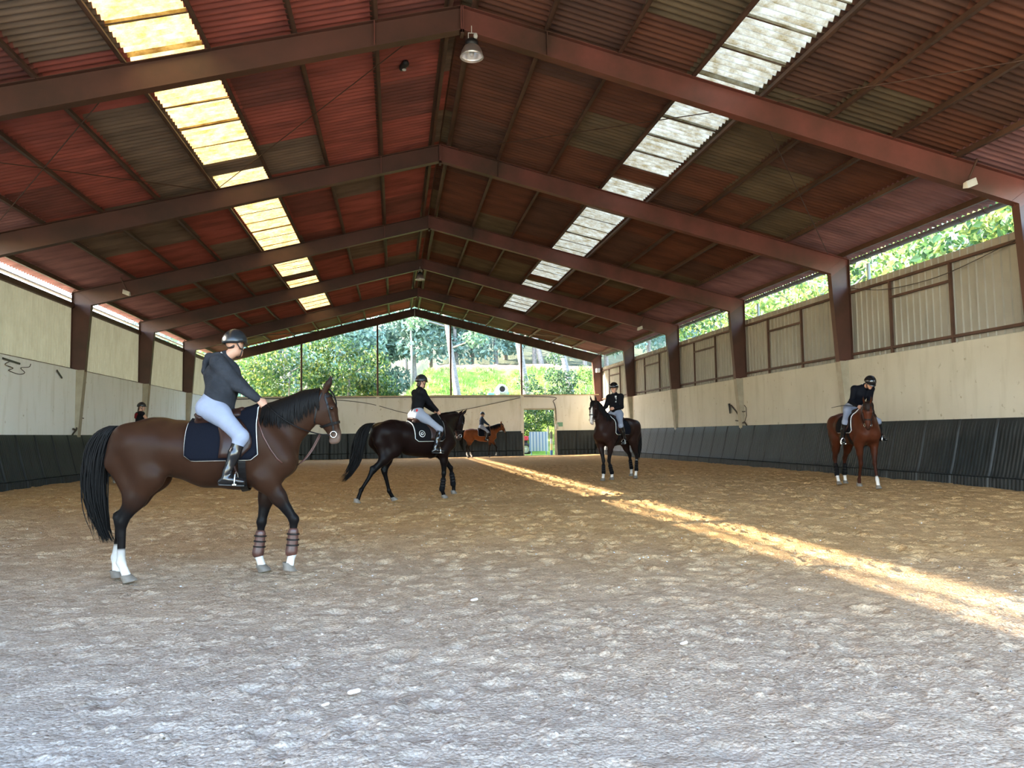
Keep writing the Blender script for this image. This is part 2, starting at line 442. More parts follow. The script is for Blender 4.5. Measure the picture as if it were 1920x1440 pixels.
    va = n.new('ShaderNodeVectorMath'); va.operation = 'MULTIPLY_ADD'; l.new(dn.outputs['Color'], va.inputs[0]); va.inputs[1].default_value = (0.018, 0.018, 0.018); l.new(tc.outputs['Object'], va.inputs[2])
    vo = n.new('ShaderNodeTexVoronoi'); vo.feature = 'F1'; vo.inputs['Scale'].default_value = 48; vo.inputs['Randomness'].default_value = 1.0; l.new(va.outputs[0], vo.inputs['Vector'])
    iq = n.new('ShaderNodeMath'); iq.operation = 'POWER'; l.new(vo.outputs['Distance'], iq.inputs[0]); iq.inputs[1].default_value = 2.0
    iv = n.new('ShaderNodeMath'); iv.operation = 'MULTIPLY'; l.new(iq.outputs[0], iv.inputs[0]); iv.inputs[1].default_value = -1.0
    b0 = n.new('ShaderNodeBump'); b0.inputs['Strength'].default_value = 0.55; b0.inputs['Distance'].default_value = 0.014; l.new(iv.outputs[0], b0.inputs['Height'])
    b1 = n.new('ShaderNodeBump'); b1.inputs['Strength'].default_value = 0.35; b1.inputs['Distance'].default_value = 0.012; l.new(b0.outputs[0], b1.inputs['Normal'])
    l.new(nz(24, 3, 0.55), b1.inputs['Height'])
    b2 = n.new('ShaderNodeBump'); b2.inputs['Strength'].default_value = 0.4; b2.inputs['Distance'].default_value = 0.006
    l.new(nz(150, 3, 0.6), b2.inputs['Height']); l.new(b1.outputs[0], b2.inputs['Normal'])
    l.new(b2.outputs[0], p.inputs['Normal'])
    return m
SAND = sand_mat()
fl = mesh_obj('floor', np.stack([gx, gy, gz], -1).reshape(-1, 3), quads, SAND, smooth=True)
tag(fl, 'hoof-marked sand floor of the riding hall', 'floor', kind='structure')

# -- walls (inner faces at x = +-11.92)
def wall_side(side, ztop, pm, name, label):
    b = MB(); x0, x1 = sorted((side*11.92, side*12.22)); b.box(x0, x1, SY, GY+0.25, -0.3, ztop)
    o = b.build(name, pm, bevel=0.02); tag(o, label, 'wall', kind='structure')
    for y in FR[:-1]:
        p = MB()
        hw = 0.13
        xi0, xi1, xo = side*11.66, side*11.84, side*11.95
        P = [(xi1, y-hw, 1.4), (xo, y-hw, 1.4), (xo, y+hw, 1.4), (xi1, y+hw, 1.4), (xi0, y-hw, ztop-0.02), (xo, y-hw, ztop-0.02), (xo, y+hw, ztop-0.02), (xi0, y+hw, ztop-0.02)]
        if side < 0: P = [P[i] for i in (1, 0, 3, 2, 5, 4, 7, 6)]
        p.hexa(P); p.build('pilaster', CONC, o)
    return o
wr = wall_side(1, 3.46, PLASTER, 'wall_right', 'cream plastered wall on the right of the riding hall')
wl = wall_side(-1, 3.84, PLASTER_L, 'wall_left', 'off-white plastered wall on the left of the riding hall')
b = MB()
DX0, DX1, DZ = 6.92, 8.96, 2.98
b.box(-12.2, DX0, GY, GY+0.25, -0.3, 3.90); b.box(DX1, 12.2, GY, GY+0.25, -0.3, 3.90); b.box(DX0, DX1, GY, GY+0.25, DZ, 3.90)
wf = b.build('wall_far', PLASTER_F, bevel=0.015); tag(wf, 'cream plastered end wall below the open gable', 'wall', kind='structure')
b = MB(); b.box(-11.9, 11.9, GY-0.04, GY+0.30, 3.90, 3.96); b.build('wall_coping', mat('sandy_coping', (0.52, 0.42, 0.25), 0.8, var=0.15), wf)
for x in (-2.33, 6.82):
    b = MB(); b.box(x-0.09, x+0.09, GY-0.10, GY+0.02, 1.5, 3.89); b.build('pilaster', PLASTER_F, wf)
# doorway
b = MB()
b.box(DX0-0.09, DX0, GY-0.03, GY+0.28, 0.05, DZ+0.08); b.box(DX1, DX1+0.09, GY-0.03, GY+0.28, 0.05, DZ+0.08); b.box(DX0-0.09, DX1+0.09, GY-0.03, GY+0.28, DZ, DZ+0.09)
dr = b.build('door_1', mat('worn_cream_frame', (0.60, 0.52, 0.38), 0.7, var=0.2)); tag(dr, 'open doorway in the end wall', 'door', kind='structure')

# corrugated sheets of the roof
def corr_sheet(x0, x1, y0, y1, side, per=0.1767, amp=0.041, off=0.0, nx=2, npw=8):
    n = max(2, int((y1-y0)/per*npw)+1)
    ys = np.linspace(y0, y1, n); xs = np.linspace(x0, x1, nx)
    X, Y = np.meshgrid(xs*side, ys, indexing='ij')
    Z = roof_z(X)+off+amp*np.sin(2*np.pi*Y/per)
    v = np.stack([X, Y, Z], -1).reshape(-1, 3)
    i = np.arange(nx*n).reshape(nx, n)
    q = np.stack([i[:-1, :-1], i[1:, :-1], i[1:, 1:], i[:-1, 1:]], -1).reshape(-1, 4)
    if side > 0: q = q[:, ::-1]
    return v, q
PX = [0.25, 1.63, 3.07, 4.56, 5.97, 7.40, 8.80, 10.20, 11.72]
def roof_side(side, m, name, label):
    V = []; Q = []; nb = 0
    spans = [(PX[i]+(-0.2 if i == 0 else -0.06), PX[i+1]+0.10) for i in range(8)]
    spans[0] = (0.02, PX[1]+0.1); spans[-1] = (PX[7]-0.06, 12.42)
    for i, (a, c) in enumerate(spans):
        if i == 3: continue                        # the skylight strip lies here
        v, q = corr_sheet(a, c, SY, GY+0.35, side, off=-0.010*(i % 2), nx=3)
        V.append(v); Q.append(q+nb); nb += len(v)
    o = mesh_obj(name, np.concatenate(V), np.concatenate(Q), m, smooth=True)
    tag(o, label, 'ceiling', kind='structure')
    return o
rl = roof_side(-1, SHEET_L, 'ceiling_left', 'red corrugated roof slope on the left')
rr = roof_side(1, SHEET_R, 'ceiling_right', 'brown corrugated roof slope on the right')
b = MB()
for s in (-1, 1):
    b.grid([[(s*0.0, y, 9.70), (s*0.35, y, 9.63)] for y in (SY, GY+0.35)])
b.build('ridge_cap', STEEL_DK, rl)

# skylights: one strip of translucent sheets per bay and slope, a few opaque sheets between
names = ['nearest', 'second', 'third', 'fourth', 'fifth', 'sixth', 'last']
bays = [(SY, 14.06)]+[(FR[i], FR[i+1]) for i in range(5)]
wn_ = 0
for side, sm, rm, rs in ((-1, SKYL_L, SHEET_L, 'left'), (1, SKYL_R, SHEET_R, 'right')):
    opaque = {0: [], 1: [(19.65, 20.4)] if side < 0 else [(19.3, 20.25)], 2: [], 3: [(33.2, 34.3)] if side < 0 else [(33.2, 34.4)], 4: [], 5: [(42.0, GY+0.35)]}
    for bi, (y0, y1) in enumerate(bays):
        if bi == 5: y1 = GY+0.35
        segs = []; cur = y0
        for a, c in opaque[bi]:
            if a > cur: segs.append((cur, a, True))
            segs.append((a, c, False)); cur = c
        if cur < y1: segs.append((cur, y1, True))
        V = []; Q = []; nb = 0; V2 = []; Q2 = []; nb2 = 0
        for a, c, tr in segs:
            # single sheets about 1.05 m long that overlap
            k = max(1, int(round((c-a)/1.06)))
            for j in range(k):
                ya, yb = a+(c-a)*j/k, a+(c-a)*(j+1)/k
                v, q = corr_sheet(PX[3]-0.05, PX[4]+0.12, ya-0.04, yb+0.05, side, off=0.006*(j % 2)+0.002, nx=2)
                if tr: V.append(v); Q.append(q+nb); nb += len(v)
                else: V2.append(v); Q2.append(q+nb2); nb2 += len(v)
        if V:
            wn_ += 1
            o = mesh_obj('window_%d' % wn_, np.concatenate(V), np.concatenate(Q), sm, smooth=True)
            tag(o, '%s translucent skylight strip in the %s roof slope' % (names[bi], rs), 'skylight', 'translucent skylight strips', 'structure')
            lap = MB()
            for a, c, tr in segs:
                if not tr: continue
                k = max(1, int(round((c-a)/1.06)))
                for j in range(1, k):
                    y = a+(c-a)*j/k
                    lap.bar((side*(PX[3]-0.02), y, roof_z(PX[3])-0.035), (side*(PX[4]+0.06), y, roof_z(PX[4])-0.035), 0.030, 0.012)
            if lap.v: lap.build('sheet_lap', PURLIN, o)
        if V2:
            mesh_obj('opaque_sheet', np.concatenate(V2), np.concatenate(Q2), rm, parent=rl if side < 0 else rr, smooth=True)

# portal frames
def i_beam(bm, pa, pb, da, db, y, fw=0.20, web=0.014, ft=0.016):
    """pa,pb: (x,z) on the underside, da,db: depth vectors (dx,dz) from underside to top"""
    (xa, za), (xb, zb) = pa, pb
    ta = (xa+da[0], za+da[1]); tb = (xb+db[0], zb+db[1])
    def slab(p, q, hw, n0, n1):
        bm.hexa([(p[0], y-hw, p[1]), (p[0], y+hw, p[1]), (q[0], y+hw, q[1]), (q[0], y-hw, q[1]),
                 (p[0]+n0[0], y-hw, p[1]+n0[1]), (p[0]+n0[0], y+hw, p[1]+n0[1]), (q[0]+n1[0], y+hw, q[1]+n1[1]), (q[0]+n1[0], y-hw, q[1]+n1[1])])
    la = math.hypot(*da); lb = math.hypot(*db)
    slab(pa, pb, web/2, da, db)
    ua = (da[0]/la*ft, da[1]/la*ft); ub = (db[0]/lb*ft, db[1]/lb*ft)
    slab(pa, pb, fw/2, ua, ub)
    slab((ta[0]-ua[0], ta[1]-ua[1]), (tb[0]-ub[0], tb[1]-ub[1]), fw/2, ua, ub)
ordn = ['nearest the camera', 'second from the camera', 'third from the camera', 'fourth from the camera', 'fifth from the camera', 'at the far open gable']
for i, y in enumerate(FR):
    f = empty('portal_frame', (0, y, 0), label='rust-red steel portal frame, '+ordn[i], cat='steel frame', group='portal frames of the riding hall')
    for s in (-1, 1):
        zb = 3.42 if s > 0 else 3.77
        r = MB(); i_beam(r, (s*0.008, rz_bot(0)), (s*11.5, rz_bot(11.5)), (0, 0.48), (s*0.62, 0.44), 0)
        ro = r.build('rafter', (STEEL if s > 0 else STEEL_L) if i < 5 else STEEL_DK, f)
        st = MB(); st.box(*sorted((s*1.62-0.01, s*1.62+0.01)), -0.095, 0.095, rz_bot(1.62)+0.01, rz_top(1.62)-0.01)
        st.build('splice_plate', STEEL, ro)
        st = MB(); st.box(*sorted((s*0.004, s*0.03)), -0.10, 0.10, rz_bot(0)-0.05, rz_top(0)); st.build('ridge_plate', STEEL, ro)
        c = MB(); zk = rz_bot(11.5)
        i_beam(c, (s*11.5, zk), (s*11.66, zb), (s*0.62, 0.44), (s*0.46, 0.0), 0)
        co = c.build('column', STEEL if i == 5 and s > 0 else STEEL_L, f)  # redder steel stands in for sun glow on the far right column
        h = MB(); h.bar((s*11.48, 0, zk-0.01), (s*12.13, 0, zk+0.455), 0.21, 0.03, (0, 1, 0)); 
        h.build('knee_plate', STEEL if s > 0 else STEEL_L, co)
    g = MB()
    g.box(-0.03, 0.03, -0.10, 0.10, 8.93, 9.0); g.build('apex_plate', STEEL_DK, f)

# purlins: cold-rolled zeds running the whole length
ordp = ['ridge', 'first', 'second', 'third', 'fourth', 'fifth', 'sixth', 'lowest']
for side, sn in ((-1, 'left'), (1, 'right')):
    for k, x in enumerate(PX[:8]):
        b = MB(); z0 = rz_top(x)+0.004; th = 0.006; hh = 0.140
        xx = side*x; t = side*0.070
        b.box(xx-th, xx+th, SY, GY+0.15, z0, z0+hh)
        b.box(*sorted((xx, xx+t)), SY, GY+0.15, z0+hh-th, z0+hh)
        b.box(*sorted((xx, xx-t)), SY, GY+0.15, z0, z0+th)
        b.box(*sorted((xx-t-th*side, xx-t)), SY, GY+0.15, z0, z0+0.02)
        lab = 'thin brown steel purlin beside the ridge on the %s slope' % sn if k == 0 else '%s thin brown steel purlin below the ridge purlin on the %s slope' % (ordp[k], sn)
        if k == 3: lab = 'purlin along the upper edge of the %s skylights' % sn
        if k == 4: lab = 'purlin along the lower edge of the %s skylights' % sn
        tag(b.build('purlin', PURLIN), lab, 'roof beam', 'roof purlins')
    # eave beam
    b = MB(); x = side*11.88; z0 = rz_top(11.88)+0.0
    b.box(*sorted((x, x+side*0.06)), SY, GY, z0, z0+0.14)
    tag(b.build('eave_beam', STEEL_DK), 'brown steel beam along the %s eave above the open slot' % sn, 'roof beam')

# wind bracing rods
def rod(side, xa, ya, xb, yb, label, r=0.011):
    b = MB(); b.tube([(side*xa, ya, rz_top(xa)-0.05), (side*xb, yb, rz_top(xb)-0.05)], r, 6)
    tag(b.build('bracing_rod', STEEL_DK), label, 'bracing rod', 'roof bracing rods')
rod(-1, 0.5, 14.3, 5.9, 20.9, 'bracing rod falling away from the ridge, left slope, first bay')
rod(-1, 6.0, 14.2, 11.4, 20.9, 'bracing rod falling away towards the eave, left slope, first bay')
rod(-1, 11.4, 14.2, 6.0, 20.9, 'bracing rod rising away from the eave, left slope, first bay')
rod(1, 0.5, 20.9, 5.9, 14.3, 'bracing rod falling towards the camera, right slope, first bay')
rod(1, 6.0, 14.3, 11.4, 20.9, 'bracing rod falling away to the eave, right slope, first bay')
rod(1, 6.2, 13.9, 11.3, 7.2, 'bracing rod on the right slope nearer than the first frame')
rod(-1, 0.5, 42.3, 5.9, 48.8, 'bracing rod from the ridge in the last bay, left slope')
rod(-1, 5.9, 48.8, 11.4, 42.3, 'bracing rod above the gable in the last bay, left slope', 0.03)
rod(1, 0.5, 48.8, 5.9, 42.3, 'bracing rod from the gable ridge in the last bay, right slope', 0.02)
rod(1, 6.0, 48.8, 11.4, 42.3, 'bracing rod towards the eave in the last bay, right slope', 0.02)

# gable mullions
for x, lb in ((-6.98, 'leftmost'), (-2.33, 'second'), (2.26, 'third'), (6.82, 'rightmost')):
    b = MB(); zt = rz_bot(x)+0.05
    b.box(x-0.055, x+0.055, GY+0.02, GY+0.12, 3.95, zt)
    tag(b.build('gable_post', STEEL_DK, bevel=0.008), '%s of the four slim brown posts standing in the open gable' % lb, 'post', 'slim posts in the gable')

# right-hand cladding with its rails
def clad(side, y0, y1, z0, z1, m, parent, per, dep, xbase, trap):
    n = []
    ys = []
    y = y0
    P = []
    if trap:
        prof = [(0, 0), (0.78, 0), (0.84, 1), (0.94, 1)]
        k = int(math.ceil((y1-y0)/per))
        for i in range(k):
            for t, h in prof:
                yy = y0+(i+t)*per
                if yy <= y1: P.append((yy, h*dep))
        P.append((y1, 0))
    else:
        nn = int((y1-y0)/per*8)
        for i in range(nn+1):
            yy = y0+(y1-y0)*i/nn; P.append((yy, dep*(0.5+0.5*math.sin(2*math.pi*yy/per))))
    b_ = MB()
    b_.grid([[(side*(xbase-d), yy, z) for yy, d in P] for z in (z0, z1)])
    return b_.build('cladding', m, parent, smooth=not trap)
bays2 = [(SY, 14.06)]+[(FR[i], FR[i+1]) for i in range(5)]
for bi, (y0, y1) in enumerate(bays2):
    clad(1, y0, y1, 3.35, 5.70, CLAD_R, wr, 0.25, 0.03, 12.17, True)
    f = empty('cladding_rails', (11.9, (y0+y1)/2, 3.45), label='brown steel rails and posts on the right cladding, %s bay' % names[bi], cat='rail frame', group='rail frames on the right cladding')
    def part(name, *bx):
        q = MB(); q.box(*bx); o = q.build(name, STEEL_DK); o.parent = f; o.location = (-11.9, -(y0+y1)/2, -3.45); return o
    ya = max(y0, 7.06); pa, pb = ya+2.73, ya+5.05
    part('rail', 12.07, 12.13, ya+0.1, y1-0.1, 3.60, 3.67); part('rail', 12.07, 12.13, ya+0.1, y1-0.1, 5.43, 5.50)
    part('post', 12.06, 12.12, pa-0.035, pa+0.035, 3.47, 5.45); part('post', 12.06, 12.12, pb-0.035, pb+0.035, 3.47, 5.45)
    part('crossbar', 12.065, 12.115, pa, pb, 4.97, 5.03)
    # left side: translucent sheets
    clad(-1, y0, y1, 3.78, 6.02, CLAD_L, wl, 0.19, 0.075, 12.2, False)
    f = empty('cladding_rails', (-12.1, (y0+y1)/2, 3.80), label='dark rail along the top and foot of the left cladding, %s bay' % names[bi], cat='rail frame', group='rails on the left cladding')
    for bx in ((-12.14, -12.02, y0+0.1, y1-0.1, 5.94, 6.10), (-12.18, -12.02, y0+0.1, y1-0.1, 3.80, 3.88)):
        q = MB(); q.box(*bx); o = q.build('rail', STEEL_DK); o.parent = f; o.location = (12.1, -(y0+y1)/2, -3.80)

# eaves gutters
for side, sn, zg, xg in ((1, 'right', 6.555, 12.52), (-1, 'left', 6.44, 12.54)):
    b = MB(); n = 10
    rg = 0.10 if side > 0 else 0.07  # left gutter set lower and slimmer to split the sun band
    ring = [(math.cos(math.pi+math.pi*k/n)*rg, math.sin(math.pi+math.pi*k/n)*rg) for k in range(n+1)]
    b.grid([[(side*xg+cx, y, zg+cz) for cx, cz in ring] for y in (SY, GY)])
    ring2 = [(c[0]*0.95, c[1]*0.95) for c in ring]
    b.grid([[(side*xg+cx, y, zg+cz) for cx, cz in reversed(ring2)] for y in (SY, GY)])
    g = b.build('eaves_gutter', GUTTER, smooth=True); tag(g, 'grey half-round gutter hanging outside the %s eave' % sn, 'gutter')
    if side > 0:
        y = 9.0
        while y < 48:
            q = MB(); pts = [(side*xg+math.cos(a)*0.108, y, zg+math.sin(a)*0.108) for a in np.linspace(math.pi, 2*math.pi, 9)]
            q.tube([(side*12.36, y, zg+0.03)]+pts, 0.010, 5); q.build('gutter_bracket', STEEL_DK, g); y += 0.78
        for k, (y, lb) in enumerate(((20.62, 'nearest bay'), (27.62, 'second bay'))):
            q = MB(); q.tube([(12.5, y, 6.28), (12.5, y, 0.0)], 0.05, 10); q.build('downpipe', mat('pale_blue_grey_pipe', (0.35, 0.42, 0.45), 0.5), g)

# kickboards
def kick_prof(ln, rib, n, leanp):
    P = []
    for (d, z) in leanp:
        row = []
        for i in range(n+1):
            t = i/n
            wv = 0.0
            if z < 1.6: wv = rib*(0.5-0.5*math.cos(2*math.pi*t*n/4)) if False else rib*((i % 4) in (1, 2))
            ed = 0.030*math.exp(-((min(t, 1-t))*ln/0.03)**2)
            row.append((d+wv-ed, t*ln, z))
        P.append(row)
    return P
LEAN = [(0.04, 1.63), (0.055, 1.62), (0.12, 1.35), (0.20, 1.0), (0.275, 0.7), (0.335, 0.47), (0.375, 0.36), (0.36, 0.34), (0.40, 0.33), (0.43, -0.05)]
def kick_mesh(ln):
    b_ = MB(); b_.grid([[(-d, y, z) for d, y, z in row] for row in kick_prof(ln, 0.013, 44, LEAN)])
    b_.grid([[(-0.04, 0, 1.63), (-0.04, ln, 1.63)], [(0.0, 0, 1.63), (0.0, ln, 1.63)]])
    return b_
PAN = 7.0/6
kp = kick_mesh(PAN).build('kickboard_panel', RUBBER); first = True
def place_kick(o, x, y, rz, label, group):
    o.location = (x, y, 0); o.rotation_euler = (0, 0, rz); tag(o, label, 'kickboard', group)
y = 12.9-4*PAN
while y < GY-0.3:
    o = kp if first else dup(kp); first = False
    place_kick(o, 11.9, y, 0, 'black ribbed rubber kickboard panel along the foot of the right wall', 'kickboard panels on the right wall'); y += PAN
y = 21.3-4*PAN
while y < GY-0.3:
    o = dup(kp); place_kick(o, -11.9, y+PAN, math.pi, 'black ribbed rubber kickboard panel along the foot of the left wall', 'kickboard panels on the left wall'); y += PAN
LEAN2 = [(0.04, 1.62), (0.05, 1.61), (0.10, 1.0), (0.16, 0.40), (0.14, 0.39), (0.20, 0.36), (0.24, 0.0)]
b = MB(); W2 = 1.10
b.grid([[(-d, yy, z) for d, yy, z in row] for row in kick_prof(W2, 0.012, 20, LEAN2)])
kf = b.build('kickboard_panel', RUBBER); first = True
x = DX0-0.1
while x > -11.4:
    o = kf if first else dup(kf); first = False
    # local -x faces the camera: turn so that it faces -y
    place_kick(o, x, GY-0.02, math.pi/2, 'black rubber kickboard panel on the end wall left of the doorway', 'kickboard panels left of the doorway'); x -= W2
for k in range(2):
    o = dup(kf); o.scale = (1, 1.15, 1); place_kick(o, DX1+0.1+W2*1.15*(k+1), GY-0.02, math.pi/2, 'black rubber kickboard panel on the end wall right of the doorway', 'kickboard panels right of the doorway')
# ------------------------------------------------------------------ soft-union modelling of living bodies
class SDF:
    def __init__(s): s.p = []
    def seg(s, a, b, ra, rb, col=0, k=0.03, side=(0, 1, 0), sa=None, sb=None):
        """tapered limb from a to b; ra/rb radii, sa/sb radii along 'side'"""
        s.p.append((np.array(a, float), np.array(b, float), ra, rb, ra if sa is None else sa, rb if sb is None else sb, col, k, np.array(side, float)/np.linalg.norm(side)))
    def ball(s, c, r, col=0, k=0.03, sr=None, side=(0, 1, 0)):
        c = np.array(c, float); s.seg(c, c+np.array([1e-4, 0, 0]), r, r, col, k, side, sr, sr)
    def chain(s, pts, rs, srs=None, col=0, k=0.03, side=(0, 1, 0)):
        for i in range(len(pts)-1):
            s.seg(pts[i], pts[i+1], rs[i], rs[i+1], col, k, side, None if srs is None else srs[i], None if srs is None else srs[i+1])
    @staticmethod
    def dist(pr, P):
        a, b, ra, rb, sa, sb, col, k, side = pr
        ab = b-a; q = P-a
        t = np.clip((q@ab)/max(ab@ab, 1e-12), 0, 1)
        q = q-t[..., None]*ab
        rn = ra+(rb-ra)*t; rs = sa+(sb-sa)*t
        ds = q@side
        n2 = np.maximum((q*q).sum(-1)-ds*ds, 0)
        return (np.sqrt((ds/rs)**2+n2/(rn*rn))-1)*np.minimum(rn, rs)
    def eval(s, P, colors=None):
        D = np.full(P.shape[:-1], 1.0)
        C = None if colors is None else np.zeros(P.shape[:-1]+(3,))
        first = True
        for pr in s.p:
            d = s.dist(pr, P); k = pr[7]
            h = np.clip(0.5+0.5*(D-d)/k, 0, 1)
            D = D*(1-h)+d*h-k*h*(1-h)
            if C is not None:
                hc = np.clip(0.5+0.5*(D-d+0.004)/0.03, 0, 1) if not first else np.ones_like(h)
                C = C*(1-h)[..., None]+np.array(colors[pr[6]])*h[..., None]
            first = False
        return D if C is None else (D, C)
    def mesh(s, h):
        lo = np.min([np.minimum(p[0], p[1])-max(p[2:6]) for p in s.p], 0)-3*h-0.02
        hi = np.max([np.maximum(p[0], p[1])+max(p[2:6]) for p in s.p], 0)+3*h+0.02
        n = np.ceil((hi-lo)/h).astype(int)+1
        ax = [lo[i]+h*np.arange(n[i]) for i in range(3)]
        D = np.full(n, 0.5, dtype=np.float64)
        for pr in s.p:
            m = max(pr[2:6])+pr[7]+2*h
            l = np.minimum(pr[0], pr[1])-m; u = np.maximum(pr[0], pr[1])+m
            i0 = np.maximum(np.floor((l-lo)/h).astype(int), 0); i1 = np.minimum(np.ceil((u-lo)/h).astype(int)+1, n)
            sl_ = tuple(slice(i0[j], i1[j]) for j in range(3))
            G = np.stack(np.meshgrid(*[ax[j][sl_[j]] for j in range(3)], indexing='ij'), -1)
            d = s.dist(pr, G); k = pr[7]; Dl = D[sl_]
            hh = np.clip(0.5+0.5*(Dl-d)/k, 0, 1)
            D[sl_] = Dl*(1-hh)+d*hh-k*hh*(1-hh)
        return surface_nets(D, lo, h)

def surface_nets(D, lo, h):
    ins = D < 0
    c = [ins[i:ins.shape[0]-1+i, j:ins.shape[1]-1+j, k:ins.shape[2]-1+k] for i in (0, 1) for j in (0, 1) for k in (0, 1)]
    cnt = sum(x.astype(np.int8) for x in c)
    act = (cnt > 0) & (cnt < 8)
    I = np.argwhere(act)
    vid = np.full(act.shape, -1, dtype=np.int64); vid[act] = np.arange(len(I))
    acc = np.zeros((len(I), 3)); num = np.zeros(len(I))
    off = [(i, j, k) for i in (0, 1) for j in (0, 1) for k in (0, 1)]
    val = [D[I[:, 0]+o[0], I[:, 1]+o[1], I[:, 2]+o[2]] for o in off]
    for a in range(8):
        for b_ in range(a+1, 8):
            df = np.array(off[b_])-np.array(off[a])
            if np.abs(df).sum() != 1: continue
            va, vb = val[a], val[b_]
            m = (va < 0) != (vb < 0)
            t = np.where(m, va/np.where(m, va-vb, 1), 0)
            acc += np.where(m[:, None], np.array(off[a])+t[:, None]*df, 0); num += m
    V = (I+acc/num[:, None])*h+lo
    Q = []
    for axis in range(3):
        u, v = [(1, 2), (2, 0), (0, 1)][axis]
        sl1 = [slice(1, -1)]*3; sl2 = [slice(1, -1)]*3
        sl1[axis] = slice(0, -1); sl2[axis] = slice(1, None)
        A = ins[tuple(sl1)]; B = ins[tuple(sl2)]
        ed = np.argwhere(A != B)
        if not len(ed): continue
        flip = A[ed[:, 0], ed[:, 1], ed[:, 2]]
        base = ed.copy()
        for ax_ in range(3):
            if ax_ != axis: base[:, ax_] += 1
        du = np.zeros(3, int); du[u] = 1; dv = np.zeros(3, int); dv[v] = 1
        cells = [base-du-dv, base-dv, base, base-du]
        q = np.stack([vid[tuple(np.clip(cc, 0, np.array(vid.shape)-1).T)] for cc in cells], -1)
        q = np.where(flip[:, None], q, q[:, ::-1])
        Q.append(q[(q >= 0).all(1)])
    return V, np.concatenate(Q)

def relax(V, Q, it=1, f=0.5):
    n = len(V); e = np.concatenate([Q[:, [0, 1]], Q[:, [1, 2]], Q[:, [2, 3]], Q[:, [3, 0]]])
    for _ in range(it):
        s_ = np.zeros_like(V); c_ = np.zeros(n)
        np.add.at(s_, e[:, 0], V[e[:, 1]]); np.add.at(c_, e[:, 0], 1)
        np.add.at(s_, e[:, 1], V[e[:, 0]]); np.add.at(c_, e[:, 1], 1)
        V = V*(1-f)+f*s_/np.maximum(c_, 1)[:, None]
    return V

def coat_mat(name, rough=0.37, spec=0.065, sheen=0.0, bump=0.06):
    m, n, l, p = nodes(name)
    a = n.new('ShaderNodeAttribute'); a.attribute_name = 'coat'
    tc = n.new('ShaderNodeTexCoord'); nz = n.new('ShaderNodeTexNoise'); nz.inputs['Scale'].default_value = 7; nz.inputs['Detail'].default_value = 5
    l.new(tc.outputs['Object'], nz.inputs['Vector'])
    mr = n.new('ShaderNodeMapRange'); mr.inputs[3].default_value = 0.80; mr.inputs[4].default_value = 1.2; l.new(nz.outputs['Fac'], mr.inputs[0])
    mx = n.new('ShaderNodeMix'); mx.data_type = 'RGBA'; mx.blend_type = 'MULTIPLY'; mx.inputs['Factor'].default_value = 1
    l.new(a.outputs['Color'], mx.inputs[6]); l.new(mr.outputs[0], mx.inputs[7]); l.new(mx.outputs[2], p.inputs['Base Color'])
    p.inputs['Roughness'].default_value = rough; p.inputs['Specular IOR Level'].default_value = spec; p.inputs['Sheen Weight'].default_value = sheen
    if bump:
        b = n.new('ShaderNodeBump'); b.inputs['Strength'].default_value = bump; b.inputs['Distance'].default_value = 0.01
        z2 = n.new('ShaderNodeTexNoise'); z2.inputs['Scale'].default_value = 70; l.new(tc.outputs['Object'], z2.inputs['Vector'])
        l.new(z2.outputs['Fac'], b.inputs['Height']); l.new(b.outputs[0], p.inputs['Normal'])
    return m
COAT = coat_mat('horse_coat')
SKIN = coat_mat('rider_skin', 0.5, 0.4, 0.0, 0.0)
HAIRM = mat('black_horse_hair', (0.0045, 0.004, 0.004), 0.55, spec=0.12)
HAIRB = mat('dark_brown_horse_hair', (0.018, 0.009, 0.006), 0.55, spec=0.15)
HOOF = mat('grey_horn_hoof', (0.16, 0.135, 0.11), 0.6, var=0.25, scale=12)
LEATHER = mat('dark_brown_leather', (0.026, 0.011, 0.008), 0.38, var=0.2, scale=8, spec=0.25)
LEATHER_T = mat('worn_tan_leather', (0.20, 0.10, 0.045), 0.32, var=0.2, scale=8)
LEATHER_B = mat('black_leather', (0.008, 0.007, 0.007), 0.42, spec=0.2)
LEATHER_R = mat('red_brown_boot_leather', (0.075, 0.030, 0.022), 0.4, var=0.25, scale=12)
PADN = mat('navy_saddle_cloth', (0.0045, 0.0055, 0.010), 0.9, spec=0.1, bump=0.3, bscale=60)
PADB = mat('black_saddle_cloth', (0.006, 0.006, 0.007), 0.9, spec=0.1, bump=0.3, bscale=60)
PIPE = mat('white_piping', (0.72, 0.72, 0.70), 0.6)
STEELB = mat('polished_steel', (0.75, 0.74, 0.72), 0.2, metal=0.95)
EYE = mat('glossy_dark_eye', (0.012, 0.008, 0.006), 0.05)

